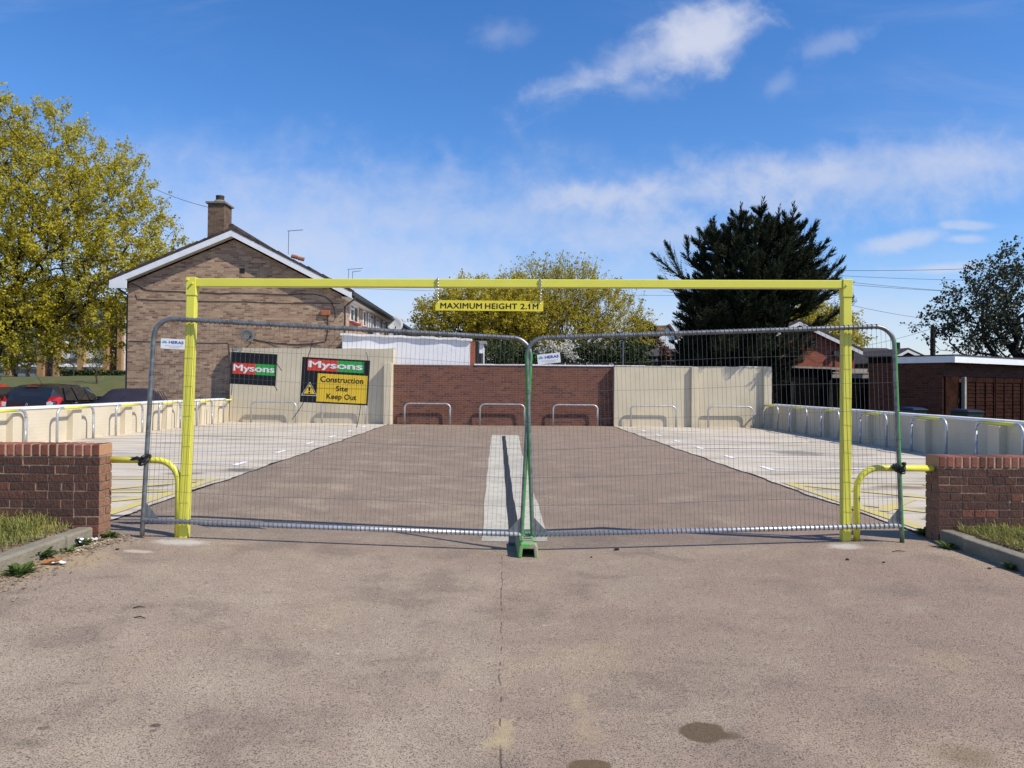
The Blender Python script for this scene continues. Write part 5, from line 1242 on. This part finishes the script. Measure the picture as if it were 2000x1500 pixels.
# the big dark conifer
def conifer():
    Y = 30.4; rng = np.random.default_rng(77); c = Pt(1455, 700, Y); cx = c[0]
    r = thing('conifer', 'big dark spreading conifer with drooping feathery tips behind the beige wall', 'tree', (cx, Y, 0))
    s = MB(); LV = []
    stems = []
    for px, top, k in ((1447, 412, 0), (1487, 405, .3), (1523, 418, -.3), (1550, 412, .5), (1392, 440, -.2), (1418, 448, .7), (1470, 440, -1.0), (1505, 450, 1.0), (1365, 470, .3), (1580, 480, .2), (1435, 470, -1.3), (1530, 470, -1.2)):
        T = np.array(Pt(px, top, Y+k)); B = np.array((cx+(T[0]-cx)*.25, Y+k*.3, .1)); stems.append((B, T))
        s.tube([tuple(B+(T-B)*f+np.array((0, 0, 0))) for f in (0, .3, .6, .9)], [.11, .08, .05, .015], 6)
    def sprays(p, d, L, n, ls):
        """one feathery branch: small leaflets angled forward along a stem that curls up at the tip"""
        d = d/np.linalg.norm(d); side = np.cross(d, np.array((0, 0, 1.0))); side /= max(1e-6, np.linalg.norm(side)); up = np.cross(side, d)
        t = np.linspace(.04, 1, n); P = p+d*(L*t)[:, None]+np.array((0, 0, 1))*(.22*L*t**2.4)[:, None]+(rng.uniform(-.16, .16)*L*t**3)[:, None]*side
        for s_ in (-1, 1):
            for rep in range(2):
                k = (1-t*.7)[:, None]; a = rng.uniform(.35, .85, n)[:, None]
                dd = d*np.cos(a)+side*np.sin(a)*s_+up*rng.normal(.10, .35, n)[:, None]; dd /= np.linalg.norm(dd, axis=1)[:, None]
                ln = ls*(k+.25)*rng.uniform(.6, 1.3, n)[:, None]; w_ = ln*.13; nn = np.cross(dd, rng.normal(0, 1, (n, 3))); nn /= np.linalg.norm(nn, axis=1)[:, None]
                LV.append(np.stack([P-dd*ln*.1, P+dd*ln*.4+nn*w_, P+dd*ln+np.array((0, 0, .12))*ln, P+dd*ln*.4-nn*w_], 1).reshape(-1, 3))
        return P
    def bough(p, d, L):
        d = np.array(d, float); d /= np.linalg.norm(d)
        P = sprays(p, d, L, int(12+L*22), .13)
        s.tube([tuple(p), tuple(P[len(P)//2]), tuple(P[-1])], [.03, .018, .004], 4, caps=False)
        side = np.cross(d, (0, 0, 1.0)); side /= max(1e-6, np.linalg.norm(side)); u_ = np.cross(side, d)
        for q in range(int(9+L*15)):
            f = rng.uniform(.05, .95); k = int(f*(len(P)-1)); an = rng.uniform(0, 2*math.pi); dd = d*.9+(side*math.cos(an)+u_*math.sin(an)*.7)*rng.uniform(.35, .75)+np.array((0, 0, rng.normal(.15, .15)))
            sprays(P[k], dd, min(.75, L*(1-f)*.5+.15), 11, .09)
    for B, T in stems:
        H = T-B
        for k in range(30):
            f = rng.uniform(.12, .985); p = B+H*f; a = rng.uniform(0, 2*math.pi); L = ((1-f)**.75*2.0+.22)*(.62 if f < .45 else 1)
            if f > .8: el = rng.uniform(.5, 1.0)
            else: el = rng.uniform(.02, .75)
            bough(p, (math.cos(a)*math.cos(el), math.sin(a)*math.cos(el), math.sin(el)), L*rng.uniform(.65, 1.05))
        sprays(B+H*.84, H/np.linalg.norm(H), np.linalg.norm(H)*.16, 22, .30)
    # long boughs that make the outline, given by where they start and end in the place
    for a, c_, k in (((1360, 560), (1275, 514), 0), ((1345, 560), (1300, 490), .4), ((1350, 575), (1282, 556), -.5), ((1370, 530), (1335, 505), 0), ((1560, 530), (1607, 485), 0), ((1560, 545), (1630, 503), .3), ((1570, 560), (1648, 522), -.3), ((1580, 565), (1650, 541), .4), ((1560, 590), (1640, 575), 0), ((1560, 610), (1625, 592), .5), ((1370, 600), (1318, 585), 0), ((1365, 640), (1318, 622), .3), ((1360, 660), (1314, 640), -.3), ((1360, 690), (1312, 676), 0),
                     ((1570, 520), (1590, 470), 0), ((1345, 500), (1340, 470), 0)):
        A_ = np.array(Pt(*a, Y+k)); C_ = np.array(Pt(*c_, Y+k*1.5)); bough(A_, C_-A_, np.linalg.norm(C_-A_)*1.0)
    # boughs reaching over the wall towards the car park
    for px, py, dx, L in ((1520, 600, .1, 2.6), (1560, 615, -.05, 2.9), (1480, 590, .0, 2.4), (1440, 610, -.2, 2.6), (1590, 640, .1, 2.7), (1545, 660, .15, 2.5), (1410, 630, -.25, 2.2), (1500, 640, -.1, 2.6), (1470, 560, .1, 2.0), (1535, 570, .25, 2.2), (1380, 640, -.3, 2.2), (1570, 590, .3, 2.4)):
        bough(np.array(Pt(px, py, Y-.3)), (dx, -1, rng.uniform(-.05, .25)), L)
    for px, py, dx, L in ((1385, 700, .0, 2.9), (1405, 690, -.1, 2.8), (1440, 700, .1, 2.9), (1462, 688, -.1, 3.0), (1490, 700, .1, 3.1), (1500, 690, .0, 2.8), (1528, 700, .05, 3.0), (1535, 704, -.1, 3.1)):
        bough(np.array(Pt(px, py, Y-.3)), (dx, -1, rng.uniform(-.02, .10)), L)
    # the body of the crown: short sprays through its whole volume
    EN = ((712, 1338, 1455), (690, 1335, 1462), (640, 1335, 1512), (600, 1342, 1600), (570, 1340, 1612), (540, 1350, 1602), (510, 1350, 1598), (480, 1354, 1590), (450, 1376, 1572), (428, 1440, 1550))
    for k in range(780):
        py = rng.uniform(462, 740) if k % 4 else rng.uniform(560, 745); e0 = np.interp(py, [e[0] for e in EN][::-1], [e[1] for e in EN][::-1]); e1 = np.interp(py, [e[0] for e in EN][::-1], [e[2] for e in EN][::-1])
        a = rng.uniform(0, 2*math.pi); q = math.sqrt(rng.uniform(.02, 1))*.84; cpx = (e0+e1)/2; hw = (e1-e0)/2; w_ = hw/F*Y
        p = np.array(Pt(cpx+hw*q*math.cos(a), py, Y)); p[1] += w_*q*math.sin(a)*.85; el = rng.uniform(.0, .85)+(.35 if py < 500 else 0)
        bough(p, (math.cos(a), math.sin(a), math.tan(min(1.25, el))), rng.uniform(.45, .95)*(.75 if py < 480 else 1))
    s.build('trunk', m_barkdk, r)
    fast_mesh('crown', np.concatenate(LV), 4, m_fol_con, r)
conifer()

# blossom bush, dark shrubs, hedge, small trees near the flats
def bush(name, label, cat, c, rad, n, lm, ls, seed, group=None, stems=5):
    rng = np.random.default_rng(seed); r = thing(name, label, cat, (c[0], c[1], 0 if c[2]-rad[2] > -.5 and c[2] < 4 else c[2]-rad[2]), group=group); b = MB(); z0 = r.location.z
    C = []
    for k in range(max(stems, n//40)):
        d = rng.normal(0, 1, 3); d[2] = d[2]*.7+.2; d /= np.linalg.norm(d); p = np.array(c)+d*np.array(rad)*rng.uniform(.3, 1.0)
        if k < 40: b.tube([(c[0]+rng.normal(0, .1), c[1], z0), tuple((np.array(c)+p)/2+rng.normal(0, .1, 3)), tuple(p)], [.03, .02, .006], 4, caps=False)
        C.append(p+rng.normal(0, .16*min(rad), (40, 3))*np.array((1, 1, .8)))
    b.build('stems', m_barkdk, r); fast_mesh('foliage', leaf_quads(rng, np.concatenate(C), ls, .7), 4, lm, r)
bush('blossom_bush', 'white blossoming bush above the wall under the yellow green tree', 'bush', Pt(1098, 690, 34), (1.0, .8, .75), 700, m_blossom, .10, 1)
bush('conifer_shrub', 'small dark upright conifer between the yellow tree and white gable', 'tree', Pt(1253, 668, 60), (.9, .9, 2.2), 2200, m_fol_con, .30, 2)
bush('conifer_shrub', 'lower dark conifer just left of the brown roof', 'tree', Pt(1268, 672, 62), (.8, .8, 1.6), 1500, m_fol_con, .30, 3)
bush('shrub', 'tangled dark shrub behind the white coping of the brick wall', 'bush', Pt(975, 700, 33), (.9, .8, .9), 2400, m_fol_hedge, .09, 4)
bush('shrub', 'brown leaved shrub before the far brown roof', 'bush', Pt(1300, 690, 44), (.7, .7, .9), 700, mat('rusty_leaf', (.16, .07, .03), .8, var=.2, island=.3), .11, 5)
for i, (px, py, rx, lb) in enumerate(((1035, 702, 1.8, 'dark shrub under the centre trees behind the joined fence tubes'), (1150, 700, 2.0, 'dark shrub under the centre trees left of the street lamp'), (1225, 702, 1.5, 'dark shrub under the centre trees right of the street lamp'))):
    bush('shrub', lb, 'bush', Pt(px, py, 41), (rx, .9, 1.3), 3600, m_fol_hedge, .13, 60+i)
rng = np.random.default_rng(3); h0, h1 = at(128, 740, 70), at(240, 740, 70); r = thing('hedge', 'dark clipped hedge before the flats on the bank', 'hedge', ((h0.x+h1.x)/2, 70, 1.6))
C = np.stack([rng.uniform(h0.x, h1.x, 9000), rng.uniform(69.4, 70.6, 9000), rng.uniform(1.5, at(180, 724, 70).z, 9000)], 1)
fast_mesh('foliage', leaf_quads(rng, C, .22, .7), 4, m_fol_hedge, r)
def small_tree(px, pyb, pyt, Y, rr, n, lm, label, ls=.14, thin=False, seed=1):
    zb = at(px, pyb, Y).z-.1; x = at(px, pyb, Y).x; zt_ = at(px, pyt, Y).z; H = zt_-zb
    tree(label, 'small young trees on the grass bank', seed, (x, Y, zb), (x+.05, Y, zb+H*.38), [((x, Y, zb+H*.68), (rr, rr, H*.33))], n, .05 if thin else .14, lm, m_bark, 3 if thin else 7, ls, .12, name='young_tree', twigs=2, tw=.4, step=.4)
small_tree(54, 743, 660, 60, 1.5, 90, m_fol_olive, 'thick stemmed young tree on the bank behind the dark hatchback', seed=41)
small_tree(30, 743, 655, 62, 2.0, 170, m_fol_mid, 'leafy young tree at the far left of the bank', .2, seed=42)
small_tree(98, 745, 680, 58, .9, 50, m_bark, 'reddish thin young tree on the bank in front of the stair panel', .06, True, seed=43)
small_tree(143, 745, 665, 58, 1.1, 60, m_fol_olive, 'thin young tree with pale stem before the hedge end', .1, True, seed=44)
small_tree(187, 757, 670, 48, 1.0, 60, m_fol_olive, 'thin young tree nearest the covered car on the bank', .09, True, seed=45)

rng = np.random.default_rng(8); n = 16000; x = rng.uniform(-150, 190, n); hh = 2.6+1.0*np.sin(x*.11)+.8*np.sin(x*.31+1); C = np.stack([x, 125+6*rng.normal(0, 1, n)+10*np.sin(x*.03), rng.uniform(-.2, 1, n)*hh], 1)
o = fast_mesh('tree_line', leaf_quads(rng, C, 1.1, .8), 4, m_fol_mid); tag(o, 'far low line of trees along the horizon', 'tree line', None, 'stuff')

# ------------------------------------------------------------------ parked cars beyond the left wall
def loft(b, secs):
    n = len(secs[0]); vs = [p for s in secs for p in s]
    fs = [(j*n+i, j*n+i+1, (j+1)*n+i+1, (j+1)*n+i) for j in range(len(secs)-1) for i in range(n-1)]
    return b.add(vs, [f[::-1] for f in fs]+[tuple(range(n)), tuple(range(len(vs)-1, len(vs)-n-1, -1))])
def car_section(y, wb, zb, zbelt, wt, zt):
    pts = [(-wb*.92, zb), (-wb, zb+.12), (-wb*1.02, zb+(zbelt-zb)*.55), (-wb*.985, zbelt)]
    if zt > zbelt+.05: pts += [(-wt*1.03, zt-.09), (-wt*.93, zt-.03), (-wt*.5, zt)]
    else: pts += [(-wb*.95, zbelt+.015), (-wb*.85, zbelt+.03), (-wb*.5, zbelt+.045)]
    return [(x, y, z) for x, z in pts]+[(-x, y, z) for x, z in pts[::-1]]
def car(name, label, loc, rot, paint, st, lamps=True):
    """st: stations from the tail (y=0) forwards: y, half width, sill, belt, half roof width, roof"""
    r = thing(name, label, 'car', loc, (0, 0, rot), 'cars parked beyond the left wall'); S = [car_section(*q) for q in st]
    loft(MB(), S).build('body', paint, r, local=True, smooth=False, bevel=.02)
    L = st[-1][0]
    for y in (.72, L-.75):
        for s in (-1, 1):
            w_ = MB().tube([(s*.60, y, .30), (s*.82, y, .30)], .305, 20).build('wheel', m_cable, r, local=True)
            MB().tube([(s*.81, y, .30), (s*.832, y, .30)], .19, 14).build('rim', m_galvb, w_, local=True)
    return r, S
m_navy = mat('black_car_paint', (.012, .012, .016), .18, var=.05, spec=.6, coat=.6); m_redcar = mat('red_car_paint', (.42, .03, .015), .22, var=.05, coat=.5)
m_tail = mat('red_tail_lamp', (.55, .015, .012), .15, var=.2, vs=12, coat=.6); m_clear = mat('clear_lamp', (.70, .70, .72), .12, var=.2, vs=30, coat=.6)
m_carglass = mat('tinted_car_glass', (.016, .020, .022), .06, var=.2, vs=3, spec=.9)
HATCH = [(0, .74, .30, .86, 0, 0), (.04, .80, .24, .93, 0, 0), (.12, .83, .2, .955, .60, 1.10), (.34, .845, .2, .96, .60, 1.36), (.62, .85, .2, .95, .60, 1.44), (1.3, .86, .2, .93, .60, 1.47), (2.0, .86, .2, .91, .59, 1.46), (2.45, .86, .2, .905, .56, 1.36), (2.95, .85, .2, .90, .60, 1.02), (3.15, .85, .2, .90, 0, 0), (3.6, .80, .22, .80, 0, 0), (3.8, .66, .30, .66, 0, 0)]
def hatchback(label, c, rot, paint, full=True):
    r, S = car('hatchback_car', label, c, rot, paint, HATCH)
    off = lambda p, d: (p[0]+d[0], p[1]+d[1], p[2]+d[2])
    # rear window, from the tail up to the roof spoiler
    a, bq, c3 = S[2], S[3], S[3]
    MB().prism([(-.60, .085, 1.01), (.60, .085, 1.01), (.535, .305, 1.345), (-.535, .305, 1.345)], (0, .02, .02)).build('rear_window', m_carglass, r, local=True)
    MB().box(-.17, .17, .27, .31, 1.375, 1.40).build('brake_light', m_tail, r, local=True)
    MB().tube([(0, .07, 1.005), (-.12, .085, 1.03), (-.42, .10, 1.05)], .012, 5).build('wiper', m_cable, r, local=True)
    for s in (-1, 1):
        t_ = MB().prism([(s*.83, .17, 1.08), (s*.66, .03, 1.08), (s*.58, -.02, .93), (s*.72, -.03, .80), (s*.86, .10, .84), (s*.885, .28, 1.03)][::-s], (0, .06, 0)).build('tail_lamp', m_tail, r, local=True)
        MB().prism([(s*.68, -.035, .95), (s*.57, -.03, .92), (s*.59, -.035, .79), (s*.72, -.04, .80), (s*.77, -.03, .91)][::-s], (0, .02, 0)).build('reversing_lamp', m_clear, t_, local=True)
        for y0, y1, y2, y3 in ((.55, 1.22, 1.22, .80), (1.30, 2.02, 2.02, 1.30)):
            zb = .975; q = [(s*.865, y0, zb), (s*.868, y1, zb-.02), (s*.66, y2, 1.36), (s*.66, y3, 1.36)]
            MB().prism(q if s < 0 else q[::-1], (-s*.02, 0, 0)).build('side_window', m_carglass, r, local=True)
        q = [(s*.868, 2.08, .955), (s*.865, 2.82, .94), (s*.64, 2.45, 1.30), (s*.655, 2.08, 1.36)]
        MB().prism(q if s < 0 else q[::-1], (-s*.02, 0, 0)).build('side_window', m_carglass, r, local=True)
        MB().tube([(s*.885, 1.05, .88), (s*.90, 1.12, .885), (s*.885, 1.20, .88)], .014, 6).build('door_handle', m_galvb if full else paint, r, local=True)
        MB().box(s*.93-.09, s*.93+.09, 2.55, 2.68, .95, 1.07).build('mirror', paint, r, local=True, bevel=.03)
    q = [(0, .0, .90), (.028, .0, .845), (0, .0, .79), (-.028, .0, .845)]
    MB().tube([(x, y-.012, z) for x, y, z in q], .008, 5, closed=True).build('badge', m_galvb, r, local=True)
    MB().tube([(.05, .75, 1.455), (.03, .40, 1.75)], .006, 5).build('aerial', m_cable, r, local=True)
    MB().prism([(-.60, 2.52, 1.33), (.60, 2.52, 1.33), (.66, 3.02, .96), (-.66, 3.02, .96)][::-1], (0, .015, .02)).build('windscreen', m_carglass, r, local=True)
    return r
p = at(52, 790, 23.4); hatchback('black hatchback seen from behind beyond the left wall', (p.x, p.y, -.13), R_(3), m_navy)
p = at(-112, 795, 22.0); hatchback('red car whose tail lamp shows at the left edge', (p.x, p.y, -.13), R_(3), m_redcar, False)
# covered car
p = at(236, 790, 24.4); st = [(0, .70, .1, .55, 0, 0), (.10, .80, .02, .80, 0, 0), (.5, .90, .0, .90, .64, 1.02), (1.0, .92, 0, .93, .62, 1.26), (1.5, .93, 0, .94, .62, 1.33), (2.1, .93, 0, .92, .61, 1.33), (2.7, .92, 0, .90, .62, 1.12), (3.1, .90, 0, .88, 0, 0), (3.7, .82, .02, .74, 0, 0), (4.0, .62, .1, .5, 0, 0)]
r = thing('covered_car', 'car under a dark navy fabric cover before the terrace', 'car', (p.x, p.y, -.13), (0, 0, R_(14)), 'cars parked beyond the left wall')
m_cov = mat('navy_fabric_cover', (.017, .015, .032), .75, var=.2, vs=3, bump=.9, bs=5)
o = loft(MB(), [car_section(*q) for q in st]).build('fabric_cover', m_cov, r, local=True, smooth=True)
for k in range(6): MB().tube([(.60+.015*k, 1.1+.4*k, 1.24), (.80, 1.15+.4*k, .98), (.95, 1.1+.4*k, .6)], .014, 5).build('crease', m_cov, o, local=True)

# ------------------------------------------------------------------ verge grass, weeds, litter and grit
def grass(x0, x1, y0, y1, zf, n, seed, L=.11):
    rng = np.random.default_rng(seed); x = rng.uniform(x0, x1, n); y = rng.uniform(y0, y1, n)
    f = np.sin(x*5.3+seed)*np.cos(y*4.1)+rng.normal(0, .5, n); k = f > -.5; x, y = x[k], y[k]; n = len(x)
    P = np.stack([x, y, np.array([zf(a, b_) for a, b_ in zip(x, y)])], 1)
    a = rng.uniform(0, 2*math.pi, n); ln = L*rng.uniform(.4, 1.5, n)*(1+.5*np.sin(x*3+y*2)); tilt = rng.uniform(.1, 1.1, n)
    d = np.stack([np.cos(a)*np.sin(tilt), np.sin(a)*np.sin(tilt), np.cos(tilt)], 1); s = np.stack([-np.sin(a), np.cos(a), np.zeros(n)], 1); w_ = rng.uniform(.002, .0045, n)[:, None]
    m_ = P+d*(ln*.6)[:, None]; e = P+d*ln[:, None]*np.array((1.15, 1.15, .82))
    V1 = np.stack([P-s*w_, P+s*w_, m_+s*w_*.8, m_-s*w_*.8], 1); V2 = np.stack([m_-s*w_*.8, m_+s*w_*.8, e+s*w_*.15, e-s*w_*.15], 1)
    o = fast_mesh('verge_grass', np.concatenate([V1.reshape(-1, 3), V2.reshape(-1, 3)]), 4, m_grass); tag(o, 'short half dry grass on the verge', 'grass', None, 'stuff')
grass(-5.6, -3.85, 5.2, 7.02, lambda x, y: gz(x, y)+.15, 9000, 1, .078); grass(4.45, 6.2, 5.9, 7.16, lambda x, y: gz(x, y)+.13, 6000, 2, .075)
grass(-4.9, -3.70, 4.6, 6.95, lambda x, y: gz(x, y)+.13, 9000, 5, .045); grass(4.18, 5.3, 5.6, 7.15, lambda x, y: gz(x, y)+.12, 7000, 6, .05)
grass(-7.4, -3.75, 1.2, 5.4, lambda x, y: gz(x, y)+.15, 16000, 7, .09); grass(4.3, 8.4, 1.2, 6.2, lambda x, y: gz(x, y)+.13, 18000, 8, .09); grass(6.0, 8.4, 5.0, 7.1, lambda x, y: gz(x, y)+.13, 6000, 9, .10); grass(-7.4, -5.4, 5.0, 7.0, lambda x, y: gz(x, y)+.15, 6000, 10, .10)
def weed(px, py, n, L, seed, lab, z=None, name='weed'):
    rng = np.random.default_rng(seed); c = gnd(px, py); c = np.array((c.x+(.06 if c.x < 0 else -.06)*(z is None), c.y, c.z if z is None else z)); b = MB(); L *= .85; n = int(n*2.0)
    for k in range(n):
        a = 2*math.pi*k/n+rng.normal(0, .3); el = rng.uniform(.15, 1.0); ln = L*rng.uniform(.5, 1.2); w_ = ln*rng.uniform(.13, .2); d = np.array((math.cos(a)*math.cos(el), math.sin(a)*math.cos(el), math.sin(el))); s = np.array((-math.sin(a), math.cos(a), 0))
        o_ = c+rng.normal(0, L*.15, 3)*np.array((1, 1, 0)); q = [o_, o_+d*ln*.35+s*w_*.7, o_+d*ln*.7*np.array((1, 1, .95))+s*w_, o_+d*ln*np.array((1.05, 1.05, .75)), o_+d*ln*.7*np.array((1, 1, .95))-s*w_, o_+d*ln*.35-s*w_*.7]
        b.add(q, [(0, 1, 2, 3), (0, 3, 4, 5)])
    tag(b.build(name, m_weed), lab, 'weed', 'weeds along the kerbs')
weed(24, 1122, 22, .15, 1, 'leafy weed at the near left edge by the kerb'); weed(52, 1092, 30, .17, 2, 'largest leafy weed in front of the left kerb'); weed(78, 1085, 18, .12, 3, 'small weed right of the largest one at the left kerb')
weed(146, 1066, 16, .13, 4, 'broad leaved weed by the crumpled can'); weed(200, 1050, 26, .12, 5, 'weed clump at the left brick wall corner'); weed(122, 1078, 9, .09, 6, 'thin weed stem against the left kerb face')
weed(132, 1008, 20, .22, 7, 'dark tall weed against the left brick wall', gz(-3.9, 6.9)+.15); weed(176, 1022, 16, .16, 8, 'weed near the end of the left brick wall', gz(-3.7, 6.9)+.13)
weed(1818, 1046, 22, .13, 9, 'shaded weed at the right brick wall corner'); weed(1862, 1070, 18, .11, 10, 'shaded weed with flower in front of the right kerb'); weed(1990, 1112, 20, .10, 11, 'weed at the right edge in front of the kerb')
weed(1868, 1018, 24, .20, 12, 'dry grass tuft against the right brick wall', gz(4.4, 7.1)+.12, 'grass_tuft')
# litter by the left kerb
c = gnd(156, 1066); r = thing('crumpled_can', 'crumpled black and white drink can by the left kerb', 'litter', (c.x, c.y, c.z+.035), (R_(70), R_(15), R_(35)))
MB().lathe([(.020, -.06), (.033, -.05), (.030, -.02), (.034, .01), (.031, .04), (.026, .055), (.024, .058)], (0, 0, 0), 14).build('can_body', m_black, r, local=True, smooth=True)
MB().lathe([(.0345, -.015), (.0355, .012), (.0345, .028)], (0, 0, 0), 14).build('white_band', m_signwht, r, local=True, smooth=True); MB().lathe([(.001, .0585), (.022, .0585), (.022, .060)], (0, 0, 0), 12).build('can_lid', m_galvb, r, local=True)
def scrap(px, py, w_, h_, m_, lab, seed):
    rnd = random.Random(seed); c = gnd(px, py); b = MB(); n = 5; vs = []
    for j in range(n):
        for i in range(n): vs.append((c.x+w_*(i/(n-1)-.5)+rnd.uniform(-.1, .1)*w_, c.y+h_*(j/(n-1)-.5)+rnd.uniform(-.1, .1)*h_, c.z+.012+rnd.uniform(0, .35)*min(w_, h_)))
    b.add(vs, [(j*n+i, j*n+i+1, (j+1)*n+i+1, (j+1)*n+i) for j in range(n-1) for i in range(n-1)])
    tag(b.build('litter_scrap', m_), lab, 'litter', 'scraps of litter by the kerbs')
m_paper = mat('scrap_paper', (.72, .70, .64), .7, var=.1); m_oleaf = mat('orange_dead_leaf', (.38, .15, .04), .7, var=.25, vs=20); m_cap = mat('tan_card', (.42, .29, .19), .8)
scrap(184, 1058, .09, .08, m_paper, 'white paper scrap right of the crumpled can', 1); scrap(172, 1052, .10, .07, m_cap, 'tan card scrap behind the white paper', 2); scrap(102, 1102, .10, .08, m_oleaf, 'orange dead leaf in front of the left kerb', 3)
scrap(117, 1103, .09, .06, m_paper, 'pale wrapper beside the orange dead leaf', 4); scrap(1858, 1067, .06, .05, m_paper, 'white wrapper in shade below the right kerb', 5); scrap(1866, 1064, .05, .05, mat('yellow_wrapper', (.6, .42, .03), .6), 'yellow wrapper in shade below the right kerb', 6)
def clod(px, py, s, lab, seed, name='stone'):
    rnd = random.Random(seed); c = gnd(px, py); bm_ = MB(); n, m_ = 7, 5; vs = []
    for i in range(m_):
        t = math.pi*i/(m_-1)
        for j in range(n): a = 2*math.pi*j/n; k = s*(1+rnd.uniform(-.3, .3)); vs.append((c.x+k*math.sin(t)*math.cos(a)*1.2, c.y+k*math.sin(t)*math.sin(a), c.z+s*.4+k*.6*math.cos(t)))
    bm_.add(vs, [(i*n+j, (i+1)*n+j, (i+1)*n+(j+1) % n, i*n+(j+1) % n) for i in range(m_-1) for j in range(n)])
    tag(bm_.build(name, m_clod), lab, 'stone', 'dark clods lying on the tarmac')
m_clod = mat('dark_clod', (.045, .032, .025), .95, var=.3, vs=30)
clod(1205, 1075, .020, 'largest dark clod on the tarmac right of the fence foot', 1); clod(1155, 1089, .010, 'small dark clod nearest the fence foot', 2); clod(236, 1045, .013, 'dark clod between left brick wall and fence end', 3)
clod(229, 1074, .013, 'dark clod in front of the left brick wall end', 4); clod(1655, 1094, .014, 'dark clod in front of the right yellow post', 5); clod(1726, 1099, .010, 'small dark clod before the right fence end', 6); clod(1932, 1111, .012, 'dark clod close to the right kerb', 7)
def twig(px, py, L, a, lab):
    c = gnd(px, py); d = Vector((math.cos(a), math.sin(a), 0)); s = Vector((-d.y, d.x, 0))
    tag(MB().tube([c-d*L/2+Vector((0, 0, .004)), c+s*.006+Vector((0, 0, .010)), c+d*L/2+Vector((0, 0, .004))], [.003, .004, .002], 5).build('twig', m_barkdk), lab, 'twig', 'twigs lying on the tarmac')
twig(271, 1188, .07, .3, 'upper of two twigs on the left tarmac'); twig(273, 1208, .08, -.2, 'lower of two twigs on the left tarmac'); twig(1755, 1078, .12, .1, 'twig on the tarmac before the right fence end')
def grit(n, fx, seed, mt, s0, s1, name, lab):
    rng = np.random.default_rng(seed); C = []
    for _ in range(n): x, y = fx(rng); C.append((x, y, gz(x, y)+.006))
    C = np.array(C); V = leaf_quads(rng, C, rng.uniform(s0, s1, len(C)), .7, (0, 0, 0), 0.0); V[:, 2] = np.repeat(C[:, 2], 4)+(V[:, 2]-np.repeat(C[:, 2], 4))*.25+.004
    o = fast_mesh(name, V, 4, mt); tag(o, lab, 'debris', None, 'stuff')
grit(1500, lambda g: (-3.53+abs(g.normal(0, .17)), g.uniform(4.2, 7.2)), 1, mat('dry_leaf_litter', (.36, .25, .13), .9, var=.3, island=.5), .01, .04, 'leaf_litter', 'dry leaf litter along the left kerb')
grit(500, lambda g: (4.2+g.uniform(0, .5), g.uniform(5.6, 7.1)), 3, bpy.data.materials['dry_leaf_litter'], .015, .05, 'leaf_litter', 'pale dead leaves on the right verge')
grit(420, lambda g: (-3.5+abs(g.normal(0, .10)), g.uniform(6.5, 7.25)), 5, mat('pale_rubble', (.50, .42, .30), .95, var=.3, island=.4), .012, .05, 'rubble', 'pale crumbled mortar and rubble by the left wall end')
grit(500, lambda g: (g.uniform(-3.4, 3.9), g.uniform(2.9, 7)), 6, mat('loose_grit', (.30, .26, .21), .95, var=.4, island=.6), .004, .012, 'loose_grit', 'loose grit scattered over the tarmac')
for o in list(bpy.data.objects):
    if o.name.startswith('leaf_litter') and o.location.x > 3: o.location.z += .12
